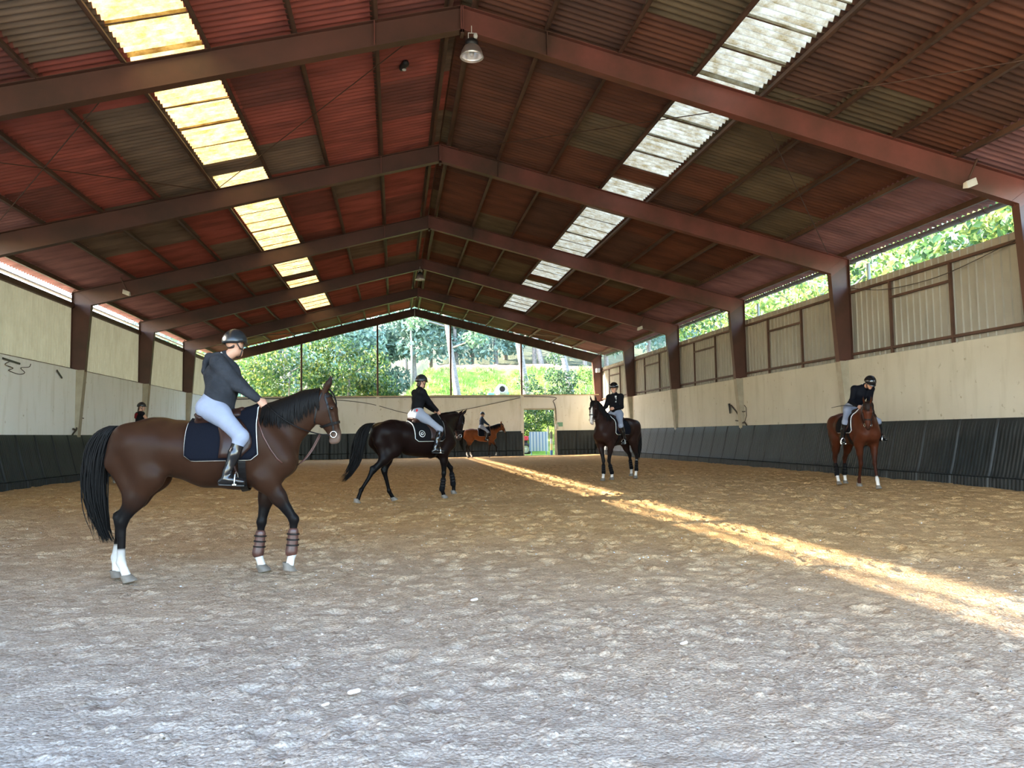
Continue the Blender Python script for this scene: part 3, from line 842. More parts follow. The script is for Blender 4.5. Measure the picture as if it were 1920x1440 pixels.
# ------------------------------------------------------------------ horse
# local axes: x forward, y left, z up; built in one neutral carriage, the neck and head are then bent
def sm(a, b, x):
    t = np.clip((x-a)/(b-a), 0, 1); return t*t*(3-2*t)
NECK0 = np.array([0.42, 0, 1.42]); POLL = np.array([1.00, 0, 1.80])
def make_bend(np_=0.0, ny=0.0, hp=0.0, hy=0.0):
    """neck pitch, neck yaw, head pitch (nose in +), head yaw, all radians"""
    def rot(P, c, pitch, yaw):
        Q = P-c
        x = Q[:, 0]*np.cos(pitch)-Q[:, 2]*np.sin(pitch); z = Q[:, 0]*np.sin(pitch)+Q[:, 2]*np.cos(pitch)
        y = Q[:, 1]
        X = x*np.cos(yaw)-y*np.sin(yaw); Y = x*np.sin(yaw)+y*np.cos(yaw)
        return np.stack([X, Y, z], -1)+c
    def bend(P):
        P = np.asarray(P, float); one = P.ndim == 1
        if one: P = P[None]
        wh = sm(-0.05, 0.09, P[:, 0]-0.955-(P[:, 2]-1.65)*0.15)*sm(1.15, 1.30, P[:, 2]+0.4*(P[:, 0]-0.9))
        P = rot(P, POLL, -hp*wh, hy*wh)
        s = ((P[:, 0]-NECK0[0])*0.83+(P[:, 2]-NECK0[2])*0.55)/0.62
        wn = sm(-0.05, 1.0, s)*sm(1.02, 1.30, P[:, 2])
        P = rot(P, NECK0, np_*wn, ny*wn)
        return P[0] if one else P
    return bend

BODY_COLS = {}
def horse_sdf(legs, belly=False):
    s = SDF()
    if belly: s.seg((-0.28, 0, 1.21), (0.15, 0, 1.18), 0.29, 0.315, k=0.06, sa=0.30, sb=0.30)
    # trunk
    s.chain([(-0.985, 0, 1.37), (-0.74, 0, 1.372), (-0.45, 0, 1.335), (-0.15, 0, 1.268), (0.15, 0, 1.275), (0.38, 0, 1.31), (0.50, 0, 1.28)],
            [0.19, 0.282, 0.292, 0.335, 0.370, 0.365, 0.285], [0.17, 0.265, 0.285, 0.305, 0.295, 0.25, 0.225], k=0.05)
    s.seg((0.06, 0, 1.575), (0.38, 0, 1.635), 0.075, 0.095, k=0.09, sa=0.05, sb=0.055)          # withers
    s.seg((-0.92, 0, 1.49), (-0.62, 0, 1.545), 0.10, 0.10, k=0.08, sa=0.10, sb=0.12)             # croup
    for y in (-1, 1):
        s.seg((-0.98, y*0.13, 1.47), (-1.06, y*0.11, 1.22), 0.115, 0.10, k=0.08, sa=0.09, sb=0.08)  # buttock
        s.seg((0.40, y*0.17, 1.50), (0.60, y*0.15, 1.19), 0.12, 0.12, k=0.08, sa=0.08, sb=0.085)   # shoulder blade
        s.seg((0.60, y*0.14, 1.18), (0.42, y*0.15, 1.02), 0.125, 0.12, k=0.07, sa=0.09, sb=0.09)
        s.ball((0.63, y*0.085, 1.16), 0.125, k=0.06, sr=0.10)                                       # breast
    # neck
    s.chain([(0.40, 0, 1.42), (0.58, 0, 1.545), (0.76, 0, 1.665), (0.90, 0, 1.762), (1.005, 0, 1.825)],
            [0.315, 0.250, 0.192, 0.152, 0.125], [0.18, 0.130, 0.098, 0.085, 0.078], k=0.06)
    # head
    s.seg((1.050, 0, 1.845), (1.085, 0, 1.72), 0.100, 0.126, k=0.03, sa=0.085, sb=0.096)
    s.seg((1.085, 0, 1.72), (1.110, 0, 1.63), 0.126, 0.110, k=0.012, sa=0.096, sb=0.082)
    s.seg((1.110, 0, 1.63), (1.178, 0, 1.475), 0.110, 0.070, k=0.012, sa=0.078, sb=0.052)
    s.seg((1.178, 0, 1.475), (1.190, 0, 1.412), 0.070, 0.052, k=0.012, sa=0.052, sb=0.050, col=4)
    s.ball((1.150, 0, 1.392), 0.036, k=0.02, sr=0.036, col=4)
    for y in (-1, 1):
        s.ball((1.025, y*0.056, 1.665), 0.100, k=0.02, sr=0.034)                                    # cheek
        s.ball((1.150, y*0.086, 1.762), 0.036, k=0.02, sr=0.020)                                    # brow
        s.seg((1.165, y*0.062, 1.69), (1.210, y*0.040, 1.50), 0.018, 0.012, k=0.02)                  # face ridge
        s.ball((1.218, y*0.036, 1.425), 0.022, k=0.015, sr=0.014, col=4)                            # nostril
        # ears
        e0 = (1.065, y*0.055, 1.925); e1 = (1.110, y*0.078, 2.015); e2 = (1.150, y*0.072, 2.110)
        s.seg(e0, e1, 0.033, 0.032, k=0.015, sa=0.026, sb=0.020); s.seg(e1, e2, 0.032, 0.009, k=0.008, sa=0.020, sb=0.008, col=2)
    # legs
    for nm, L in legs.items():
        y = L['y']; sg = 1 if y > 0 else -1
        if nm[0] == 'f':
            E, K, F, H = [np.array((p[0], y, p[1])) for p in (L['elbow'], L['knee'], L['fetlock'], L['hoof'])]
            E[1] = sg*0.165; K[1] = y
            s.seg((0.52, sg*0.14, 1.12), E, 0.13, 0.118, k=0.06, sa=0.09, sb=0.085)
            A = E+(K-E)*0.42
            s.seg(E, A, 0.112, 0.078, k=0.05, sa=0.080, sb=0.058)
            s.seg(A, K, 0.078, 0.046, col=1, k=0.05, sa=0.058, sb=0.042)
            s.ball(K, 0.053, col=1, k=0.02, sr=0.048)
            s.seg(K, F, 0.043, 0.036, col=1, k=0.025, sa=0.033, sb=0.030)
        else:
            S, K, F, H = [np.array((p[0], y, p[1])) for p in (L['stifle'], L['hock'], L['fetlock'], L['hoof'])]
            S[1] = sg*0.175; hip = np.array((-0.86, sg*0.15, 1.38))
            s.seg(hip, S, 0.22, 0.150, k=0.07, sa=0.15, sb=0.110)
            s.seg((-1.02, sg*0.12, 1.20), S+(K-S)*0.45+np.array((-0.03, 0, 0)), 0.13, 0.085, k=0.07, sa=0.09, sb=0.065)
            A = S+(K-S)*0.5
            s.seg(S, A, 0.142, 0.094, k=0.06, sa=0.100, sb=0.066)
            s.seg(A, K, 0.094, 0.052, col=1 if L.get('dark', 1) else 0, k=0.05, sa=0.066, sb=0.042)
            s.ball(K, 0.056, col=1, k=0.025, sr=0.046)
            back = np.array((-0.062, 0, 0.052)); 
            s.seg(K+back, K+(F-K)*0.35+np.array((-0.012, 0, 0)), 0.026, 0.028, col=1, k=0.03, sa=0.022, sb=0.024)   # point of hock
            s.seg(A+np.array((-0.045, 0, -0.02)), K+back, 0.030, 0.020, col=1, k=0.03)
            s.seg(K, F, 0.047, 0.038, col=1, k=0.025, sa=0.036, sb=0.032)
        fc = 3 if L.get('sock') else 1
        s.ball(F, 0.047, col=fc, k=0.02, sr=0.041)
        if L.get('sock'):
            s.seg(F+(K-F)*L['sock'], F, 0.041, 0.041, col=3, k=0.006, sa=0.034, sb=0.036)
        d = (H-F)/np.linalg.norm(H-F)
        s.seg(F, H-d*0.055, 0.038, 0.046, col=fc, k=0.02, sa=0.034, sb=0.042)
    return s

def hoof_mesh(F, H):
    """truncated horn, toe forward; H is the sole centre"""
    b_ = MB(); d = (H-F); d = d/np.linalg.norm(d)
    fwd = np.array((1.0, 0, 0)); ax = -d
    tilt = np.array((d[0]*0.55, 0, -1.0)); tilt /= np.linalg.norm(tilt)
    upv = -tilt; fx = np.cross(np.array((0, 1.0, 0)), upv); fx /= np.linalg.norm(fx)
    rows = []
    for (h_, r_, o_) in ((0.0, 0.064, 0.012), (0.012, 0.064, 0.010), (0.045, 0.056, -0.004), (0.075, 0.048, -0.022), (0.082, 0.040, -0.024)):
        rows.append([H+upv*h_+fx*(o_+math.cos(a)*r_*1.12)+np.array((0, 1, 0))*math.sin(a)*r_*0.95 for a in np.linspace(0, 2*math.pi, 17)])
    b_.grid(rows); b_.v.append(tuple(H)); c = len(b_.v)-1
    for k in range(16): b_.f.append((c, k+1, k))
    return b_

LEG_WALK = {
    'fr': dict(y=-0.145, elbow=(0.47, 1.00), knee=(0.755, 0.575), fetlock=(0.735, 0.215), hoof=(0.70, 0.045), sock=0.16),
    'fl': dict(y=0.145, elbow=(0.46, 0.98), knee=(0.375, 0.53), fetlock=(0.345, 0.175), hoof=(0.40, 0.0), sock=0.05),
    'hr': dict(y=-0.150, stifle=(-0.72, 1.06), hock=(-0.985, 0.605), fetlock=(-0.985, 0.20), hoof=(-0.905, 0.0), sock=0.28),
    'hl': dict(y=0.150, stifle=(-0.74, 1.06), hock=(-1.08, 0.60), fetlock=(-1.135, 0.21), hoof=(-1.115, 0.0), sock=0.30),
}

def strands(guides, rad, m, name, parent, bend=None, n=5):
    """hair locks as thin tapering tubes; guides: list of point lists"""
    V = []; Q = []; nb = 0
    ang = np.linspace(0, 2*np.pi, n, endpoint=False)
    for g in guides:
        g = np.asarray(g, float); k = len(g)
        if bend is not None: g = bend(g)
        t = np.linspace(0, 1, k)
        r = rad*(0.35+0.65*np.minimum(1, t*6))*(1-t**2.2*0.93)
        d = np.gradient(g, axis=0); d /= np.linalg.norm(d, axis=1)[:, None]+1e-9
        ref = np.cross(d, np.array((0.31, 0.87, 0.2))); ref /= np.linalg.norm(ref, axis=1)[:, None]+1e-9
        bb = np.cross(d, ref)
        ring = g[:, None, :]+r[:, None, None]*(np.cos(ang)[None, :, None]*ref[:, None, :]+np.sin(ang)[None, :, None]*bb[:, None, :])
        V.append(ring.reshape(-1, 3)); i = np.arange(k*n).reshape(k, n)+nb
        Q.append(np.stack([i[:-1], np.roll(i[:-1], -1, 1), np.roll(i[1:], -1, 1), i[1:]], -1).reshape(-1, 4)); nb += k*n
    return mesh_obj(name, np.concatenate(V), np.concatenate(Q), m, parent, smooth=True)

def ribbon(s, pts, wd, th, normal_fn):
    pts = np.asarray(pts, float); NN = normal_fn(pts)
    """strap: pts on the surface with outward normals -> MB (flat band)"""
    b_ = MB(); rows = []
    for i, p in enumerate(pts):
        d = pts[min(i+1, len(pts)-1)]-pts[max(i-1, 0)]; d = d/(np.linalg.norm(d)+1e-9)
        nrm = NN[i]; sd = np.cross(d, nrm); sd /= np.linalg.norm(sd)+1e-9
        rows.append([p-sd*wd/2, p-sd*wd/2+nrm*th, p+sd*wd/2+nrm*th, p+sd*wd/2, p-sd*wd/2])
    b_.grid(rows); return b_

def make_horse(name, loc, rz, label, legs, cols, bend=dict(), vox=0.02, mane_side=-1, tail=None, hair=HAIRM, pad=None, detail=True, boots=None, blaze=None, breast=False, scale=1.0, strand_n=70, emblem=False, collar=False, reins_to=None, forelock=True, belly=False):
    """cols: body, lower legs/points, ear tips, socks, muzzle"""
    B = make_bend(**bend)
    s = horse_sdf(legs, belly)
    V, Q = s.mesh(vox)
    V = relax(V, Q, 2, 0.5)
    D, C = s.eval(V, cols)
    # darker points: mane line, and the blaze on the face
    if blaze is not None:
        w_, z0_, z1_ = blaze
        fx = V[:, 0] > 1.12+(1.72-V[:, 2])*0.28
        mk = fx & (np.abs(V[:, 1]) < w_*(0.6+0.4*np.sin(V[:, 2]*9))) & (V[:, 2] > z0_) & (V[:, 2] < z1_)
        C[mk] = (0.72, 0.69, 0.66)
    root = mesh_obj(name, B(V), Q, COAT, smooth=True, cols=C)
    root.location = loc; root.rotation_euler = (0, 0, rz); root.scale = (scale,)*3
    tag(root, label, 'horse')
    def surf(x, z, sd, off=0.0):
        """outer skin at (x,z) on side sd"""
        x = np.atleast_1d(np.asarray(x, float)); z = np.atleast_1d(np.asarray(z, float))
        lo_ = np.zeros_like(x); hi_ = np.full_like(x, 0.55)
        for _ in range(18):
            mid = (lo_+hi_)/2; P = np.stack([x, sd*mid, z], -1); i = s.eval(P) < 0
            lo_ = np.where(i, mid, lo_); hi_ = np.where(i, hi_, mid)
        return np.stack([x, sd*((lo_+hi_)/2+off), z], -1)
    def top(x):
        x = np.atleast_1d(np.asarray(x, float)); lo_ = np.full_like(x, 1.3); hi_ = np.full_like(x, 2.3)
        for _ in range(18):
            mid = (lo_+hi_)/2; i = s.eval(np.stack([x, 0*x, mid], -1)) < 0
            lo_ = np.where(i, mid, lo_); hi_ = np.where(i, hi_, mid)
        return (lo_+hi_)/2
    OFF = np.array(((1, 0, 0), (-1, 0, 0), (0, 1, 0), (0, -1, 0), (0, 0, 1), (0, 0, -1)))*0.004
    def grad(p):
        p = np.asarray(p, float); one = p.ndim == 1
        d = s.eval(np.atleast_2d(p)[:, None, :]+OFF)
        g = np.stack([d[:, 0]-d[:, 1], d[:, 2]-d[:, 3], d[:, 4]-d[:, 5]], -1); g /= np.linalg.norm(g, axis=1)[:, None]+1e-9
        return g[0] if one else g
    # hooves
    for nm, L in legs.items():
        F = np.array((L['fetlock'][0], L['y'], L['fetlock'][1])); H = np.array((L['hoof'][0], L['y'], L['hoof'][1]))
        hoof_mesh(F, H).build('hoof', HOOF, root, smooth=True)
    # eyes
    for y in (-1, 1):
        e = MB(); c = B(np.array((1.148, y*0.094, 1.745)))
        e.lathe([(0.019*math.sin(a), -0.019*math.cos(a)) for a in np.linspace(0, math.pi, 8)], c, 10); e.build('eye', EYE, root, smooth=True)
    r = np.random.default_rng(abs(hash(label)) % 1000 if False else len(label)*7+int(abs(rz)*100))
    # tail
    if tail is None: tail = [(-1.12, 1.585), (-1.22, 1.53), (-1.285, 1.36), (-1.315, 1.08), (-1.30, 0.80), (-1.225, 0.55), (-1.15, 0.38)]
    T = np.array([(p[0], 0, p[1]) for p in tail]); tt = np.linspace(0, 1, len(T)); tn = np.linspace(0, 1, 15)
    T = np.stack([np.interp(tn, tt, T[:, j]) for j in range(3)], -1)
    for _ in range(2): T[1:-1] = (T[:-2]+2*T[1:-1]+T[2:])/4
    G = []
    nst = strand_n*4 if detail else int(strand_n*1.5)
    for i in range(nst):
        a = r.uniform(0, 2*np.pi); q = math.sqrt(r.uniform(0, 1)); ln = r.uniform(0.72, 1.02)
        tv = tn*ln; base = np.stack([np.interp(tv, tn, T[:, j]) for j in range(3)], -1)
        wdt = 0.035+0.085*np.sin(np.clip(tn*1.15, 0, 1)*np.pi)**0.8*(0.5+0.5*tn)+0.02*tn
        base[:, 0] += np.cos(a)*q*wdt*1.15+0.012*np.sin(tn*7+r.uniform(0, 6))
        base[:, 1] += np.sin(a)*q*wdt*0.8+0.010*np.sin(tn*6+r.uniform(0, 6))
        if r.uniform() < 0.08: base[:, 0] -= 0.09*tn**2*r.uniform(0.5, 1.4)
        G.append(base)
    strands(G, 0.0115 if detail else 0.022, hair, 'tail', root, n=4)
    # mane
    G = []; nm_ = strand_n*2 if detail else strand_n
    for i in range(nm_):
        u = (i+r.uniform(0, 1))/nm_; x0 = 0.42+0.60*u
        z0 = float(top([x0])[0]); ln = r.uniform(0.19, 0.31)*(0.75+0.4*math.sin(u*3.0))
        k = 7; tq = np.linspace(0, 1, k)
        xs = x0-0.05*tq*(0.6+r.uniform(0, 1))+0.045*tq**2; zs = z0+0.004-ln*tq**1.15
        P = surf(xs, zs, mane_side, 0.012+0.006*r.uniform())
        P[0] = (x0, mane_side*0.004, z0+0.012)
        P[1] = (P[1]*0.75+0.25*np.array((x0, mane_side*0.02, z0+0.012)))
        G.append(P)
    for i in range(14 if forelock else 0):
        y0 = r.uniform(-0.03, 0.03)
        G.append([(1.06, y0, 1.945), (1.12, y0*1.3, 1.955), (1.165, y0*1.6, 1.90), (1.19, y0*1.8+r.uniform(-.01, .01), 1.83), (1.20, y0*1.6, 1.77+r.uniform(-.03, .03))])
    strands(G, 0.0125 if detail else 0.022, hair, 'mane', root, B, n=4)
    # saddle cloth, draped on both sides of the barrel
    padm = pad['mat'] if pad else PADB
    x0, x1, zb = (-0.335, 0.395, 1.215)
    def pad_sheet(off, inset=0.0):
        rows = []
        nx = 22; nz_ = 12
        ZT = top(x0+inset+(x1-x0-2*inset)*np.linspace(0, 1, nx))
        for i in range(nx):
            u = i/(nx-1); x = x0+inset+(x1-x0-2*inset)*u
            zt = ZT[i]
            zlow = zb+inset+0.055*(sm(0.86, 1.0, u)**2+sm(0.14, 0.0, u)**2)+0.0
            x_ = x
            row = []
            for sd in (-1, 1):
                zz = np.linspace(zlow, zt-0.03, nz_) if sd < 0 else np.linspace(zt-0.03, zlow, nz_)
                lean = (zz-1.2)*-0.06*u
                pts = surf(np.full(nz_, x_)+lean, zz, sd, off)
                if sd > 0: row.append(np.array((x_-0.02*u, 0, zt+off)))
                row += list(pts)
            rows.append(row)
        return rows
    R0 = pad_sheet(0.020)
    pm = MB(); pm.grid(R0); po = pm.build('saddle_cloth', padm, root, smooth=True)
    so = po.modifiers.new('thickness', 'SOLIDIFY'); so.thickness = 0.016; so.offset = -1
    edge = [row[0] for row in R0]+[p for p in R0[-1][1:-1]]+[row[-1] for row in reversed(R0)]+[p for p in reversed(R0[0][1:-1])]
    pc = MB(); pc.tube([Vector(p) for p in edge]+[Vector(edge[0])], 0.0075 if not (pad and pad.get('wide')) else 0.011, 6, cap=False); pc.build('piping', PIPE, po, smooth=True)
    if emblem:
        for sd in (-1, 1):
            for (rad_, wd_) in ((0.066, 0.022), (0.026, 0.022)):
                q = MB(); pts = [Vector(surf([-0.185+math.cos(a)*rad_], [1.37+math.sin(a)*rad_], sd, 0.034)[0]) for a in np.linspace(0, 2*math.pi, 21)]
                q.tube(pts, wd_*0.55, 6, cap=False, flat=0.5); q.build('round_emblem', PIPE, po)
    # saddle: seat, cantle, pommel, flaps, girth, stirrups
    sd_ = SDF()
    zt = lambda x: float(top([x])[0])
    sd_.chain([(-0.275, 0, zt(-0.27)+0.075), (-0.22, 0, zt(-0.2)+0.040), (-0.06, 0, zt(-0.06)+0.020), (0.10, 0, zt(0.1)+0.018), (0.19, 0, zt(0.19)+0.026)], [0.028, 0.040, 0.042, 0.038, 0.030], [0.150, 0.175, 0.140, 0.085, 0.060], k=0.03)
    for y in (-1, 1):
        sd_.seg((-0.25, y*0.10, zt(-0.25)-0.005), (0.16, y*0.09, zt(0.16)-0.025), 0.045, 0.040, k=0.03, sa=0.055, sb=0.05)
    sv, sq = sd_.mesh(0.014 if detail else 0.02); sv = relax(sv, sq, 2)
    sad = mesh_obj('saddle', sv, sq, LEATHER, root, smooth=True)
    ct = MB(); ct.tube([(-0.285+0.03*abs(math.sin(a))**2-0.0, 0.145*math.sin(a), zt(-0.27)+0.085-0.045*(math.sin(a)**2)) for a in np.linspace(-1.35, 1.35, 13)], 0.013, 6); ct.build('cantle_rim', LEATHER_T, sad, smooth=True)
    for y in (-1, 1):
        fr = []
        for i in range(9):
            u = i/8; zz = 1.64-0.40*u
            xa = -0.045+0.05*sm(0, 0.6, u)+0.02*math.sin(u*3); xb = 0.19+0.15*math.sin(min(1, u*1.35)*math.pi*0.62)-0.10*sm(0.75, 1, u)
            fr.append(list(surf(np.linspace(xa, xb, 8), np.full(8, zz), y, 0.046)))
        fm = MB(); fm.grid(fr); fo = fm.build('saddle_flap', LEATHER, sad, smooth=True)
        so = fo.modifiers.new('thickness', 'SOLIDIFY'); so.thickness = 0.010
    th = np.linspace(-1, 1, 25)*math.pi*0.62; c0 = np.array((0.235, 0, 1.27))
    dv = np.stack([0*th, np.sin(th), -np.cos(th)], -1); lo_ = np.zeros(25); hi_ = np.full(25, 0.7)
    for _ in range(16):
        md = (lo_+hi_)/2; i_ = s.eval(c0+dv*md[:, None]) < 0
        lo_ = np.where(i_, md, lo_); hi_ = np.where(i_, hi_, md)
    gp = c0+dv*(lo_+0.012)[:, None]
    gm = ribbon(s, gp, 0.075, 0.012, grad); gm.build('girth', LEATHER_B, sad)
    # bridle (built in the neutral carriage and bent with the head)
    def skin_pt(p, n_=None):
        p = np.array(p, float); one = p.ndim == 1; p = np.atleast_2d(p)
        for _ in range(4): p = p-grad(p)*s.eval(p)[:, None]
        return p[0] if one else p
    def strap(path, wd, th, nm, m, parent, closed=False):
        pts = [np.array(path[0], float)]
        for a, c in zip(path[:-1], path[1:]):
            for t in np.linspace(0, 1, 6)[1:]: pts.append(np.array(a)*(1-t)+np.array(c)*t)
        pts = skin_pt(np.array(pts)); pts = pts+grad(pts)*0.003
        mb = ribbon(s, pts, wd, th, grad); mb.v = [tuple(q) for q in B(np.array(mb.v))]
        return mb.build(nm, m, parent)
    def loop(zlist, y_out=0.13):
        return zlist
    head = empty('bridle', (0, 0, 0)); head.parent = root
    for y in (-1, 1):
        strap([(1.075, y*0.02, 1.965), (1.085, y*0.11, 1.86), (1.12, y*0.11, 1.72), (1.165, y*0.09, 1.55), (1.168, y*0.08, 1.475)], 0.020, 0.006, 'cheekpiece', LEATHER_B, head)
        bt = MB(); c = B(skin_pt((1.165, y*0.075, 1.462))+np.array((0, y*0.012, 0)))
        bt.tube([Vector(c)+Vector((math.cos(a)*0.034, 0, math.sin(a)*0.034)) for a in np.linspace(0, 2*math.pi, 15)], 0.006, 6, cap=False); bt.build('bit_ring', STEELB, head, smooth=True)
    strap([(1.10, -0.11, 1.875), (1.17, -0.06, 1.90), (1.19, 0, 1.895), (1.17, 0.06, 1.90), (1.10, 0.11, 1.875)], 0.026, 0.007, 'browband', LEATHER_B, head)
    strap([(1.02, 0, 1.55), (1.07, -0.06, 1.56), (1.16, -0.09, 1.58), (1.25, -0.04, 1.60), (1.26, 0, 1.60), (1.25, 0.04, 1.60), (1.16, 0.09, 1.58), (1.07, 0.06, 1.56), (1.02, 0, 1.55)], 0.028, 0.008, 'noseband', LEATHER_B, head)
    strap([(1.04, -0.09, 1.92), (0.985, -0.10, 1.74), (0.965, -0.06, 1.62), (0.965, 0, 1.595), (0.965, 0.06, 1.62), (0.985, 0.10, 1.74), (1.04, 0.09, 1.92)], 0.014, 0.005, 'throatlash', LEATHER_B, head)
    # reins from the bit to the hands
    if reins_to is not None:
        for y in (-1, 1):
            hnd = np.array(reins_to[0 if y < 0 else 1], float); bit = B(skin_pt((1.165, y*0.075, 1.455))+np.array((-0.03, y*0.015, 0)))
            for kk in range(1 if not breast else 1):
                pts = []
                for t in np.linspace(0, 1, 14):
                    p = bit*(1-t)+hnd*t; p[2] -= (0.13 if breast else 0.07)*4*t*(1-t)*0.6; p[1] += y*0.03*4*t*(1-t)
                    dd = s.eval(np.array([p]))[0] if not any(bend.values()) else 1
                    if dd < 0.045: p = surf([p[0]], [p[2]], y, 0.045)[0]
                    pts.append(p)
                rb = MB(); rb.tube([Vector(p) for p in pts], 0.0075, 5, flat=0.5); rb.build('rein', LEATHER_B, head, smooth=True)
    if breast:
        # running martingale: neck strap, chest strap and the two forks up to the reins
        bp = empty('martingale'); bp.parent = root
        for y in (-1, 1):
            xs = np.array([0.36, 0.40, 0.45, 0.52, 0.59, 0.645]); zs = np.array([1.70, 1.58, 1.45, 1.32, 1.22, 1.17])
            P = surf(xs, zs, y, 0.010); mb = MB(); mb.tube([Vector(p) for p in P], 0.010, 6, flat=0.6); mb.build('neck_strap', LEATHER_R, bp, smooth=True)
            f0 = np.array((0.775, y*0.02, 1.14)); f1 = B(np.array((1.02, y*0.10, 1.47)))
            mb = MB(); mb.tube([Vector(f0*(1-t)+f1*t+np.array((0, y*0.04*math.sin(t*3.14), -0.05*math.sin(t*3.14)))) for t in np.linspace(0, 1, 9)], 0.009, 5, flat=0.6); mb.build('fork_strap', LEATHER_R, bp, smooth=True)
    if boots:
        for nm in boots:
            L = legs[nm]; K = np.array((L['knee'][0] if 'knee' in L else L['hock'][0], L['y'], L['knee'][1] if 'knee' in L else L['hock'][1])); F = np.array((L['fetlock'][0], L['y'], L['fetlock'][1]))
            d = F-K; bmx = SDF(); bmx.chain([K+d*0.36, K+d*0.62, K+d*0.92+np.array((-0.008, 0, 0))], [0.057, 0.056, 0.066], [0.046, 0.045, 0.054], k=0.01)
            v, q = bmx.mesh(0.012 if detail else 0.018); v = relax(v, q, 1)
            bo = mesh_obj('brushing_boot', v, q, boots[nm] if isinstance(boots, dict) else LEATHER_R, root, smooth=True)
            for t in (0.42, 0.58, 0.74):
                c = K+d*t; tb = MB(); ax_ = d/np.linalg.norm(d); fx = np.cross((0, 1, 0), ax_)
                tb.tube([Vector(c+fx*math.cos(a)*0.060+np.array((0, 1, 0))*math.sin(a)*0.049) for a in np.linspace(0, 2*math.pi, 15)], 0.010, 5, cap=False, flat=1); tb.build('boot_strap', LEATHER_B, bo)
    root['_'] = 0; del root['_']
    return root, dict(surf=surf, top=top, B=B, s=s, saddle=sad)
# ------------------------------------------------------------------ rider
def cloth(name, col, rough=0.85, bump=0.25, bscale=45, sheen=0.0, var=0.12):
    return mat(name, col, rough, var=var, scale=6, bump=bump, bscale=bscale, sheen=0.0, spec=0.1)
HOODIE = cloth('charcoal_marl_jersey', (0.030, 0.032, 0.038), 0.95, 0.5, 28, 0.5, 0.25)
BREECH = cloth('white_breeches_cotton', (0.25, 0.275, 0.355), 0.8, 0.25, 22, 0.1, 0.05)
BREECH_G = cloth('light_grey_breeches_cotton', (0.25, 0.265, 0.32), 0.8, 0.25, 22, 0.1, 0.05)
BLACKJ = cloth('black_jersey', (0.006, 0.006, 0.008), 0.8, 0.3, 25, 0.25)
NAVYJ = cloth('navy_riding_jacket', (0.0035, 0.004, 0.007), 0.7, 0.25, 25, 0.2)
NAVYQ = cloth('navy_quilted_jacket', (0.022, 0.034, 0.060), 0.6, 0.4, 18, 0.2)
REDB = cloth('dark_red_bag_cloth', (0.14, 0.012, 0.014), 0.7)
WHITEC = cloth('white_collar_cotton', (0.7, 0.7, 0.7), 0.8)
BOOTL = mat('polished_black_boot_leather', (0.008, 0.008, 0.009), 0.16, spec=0.6, bump=0.1, bscale=14)
SOLE = mat('black_rubber_sole', (0.015, 0.015, 0.015), 0.6)
HELM_S = mat('matt_black_helmet_shell', (0.014, 0.016, 0.018), 0.30, spec=0.55)
HELM_G = mat('glossy_black_helmet_shell', (0.008, 0.008, 0.009), 0.14, spec=0.6)
STRIPE = mat('silver_grey_helmet_stripe', (0.55, 0.57, 0.58), 0.35)
HAIRD = mat('dark_brown_hair', (0.028, 0.014, 0.009), 0.5)
LIP = (0.36, 0.13, 0.10)
SKIN_C = [(0.50, 0.27, 0.18), (0.42, 0.17, 0.12), (0.03, 0.02, 0.015), (0.50, 0.27, 0.18), (0.50, 0.27, 0.18)]

def rotm(yaw, pitch, roll=0.0):
    cy, sy, cp, sp, cr, sr = math.cos(yaw), math.sin(yaw), math.cos(pitch), math.sin(pitch), math.cos(roll), math.sin(roll)
    Rz = np.array([[cy, -sy, 0], [sy, cy, 0], [0, 0, 1]]); Ry = np.array([[cp, 0, sp], [0, 1, 0], [-sp, 0, cp]]); Rx = np.array([[1, 0, 0], [0, cr, -sr], [0, sr, cr]])
    return Rz@Ry@Rx

def hand(s, wrist, d, palm_n, sgn, k=0.006):
    """palm, four bent fingers closing on the rein and a thumb from the side of the palm"""
    d = np.array(d, float); d /= np.linalg.norm(d); n_ = np.array(palm_n, float); n_ -= d*(n_@d); n_ /= np.linalg.norm(n_)
    a = np.cross(d, n_)*sgn                      # across the palm towards the thumb
    W = np.array(wrist, float)
    s.seg(W, W+d*0.045, 0.026, 0.030, k=0.012, side=n_, sa=0.022, sb=0.018)
    s.seg(W+d*0.04, W+d*0.082, 0.038, 0.040, k=0.010, side=n_, sa=0.017, sb=0.015)
    for i, (o, l) in enumerate(((0.032, 0.040), (0.0105, 0.045), (-0.0105, 0.042), (-0.031, 0.033))):
        b0 = W+d*(0.082-0.004*abs(i-1))+a*o
        b1 = b0+d*l*0.55+n_*l*0.55; b2 = b1+n_*l*0.60-d*l*0.35; b3 = b2-d*l*0.5-n_*0.002
        s.seg(b0, b1, 0.0105, 0.0098, k=k); s.seg(b1, b2, 0.0098, 0.009, k=k); s.seg(b2, b3, 0.009, 0.0078, k=k)
    t0 = W+d*0.028+a*0.026; t1 = t0+d*0.030+a*0.020+n_*0.012; t2 = t1+d*0.026-a*0.004+n_*0.014
    s.seg(t0, t1, 0.0135, 0.0118, k=0.008); s.seg(t1, t2, 0.0118, 0.009, k=k)

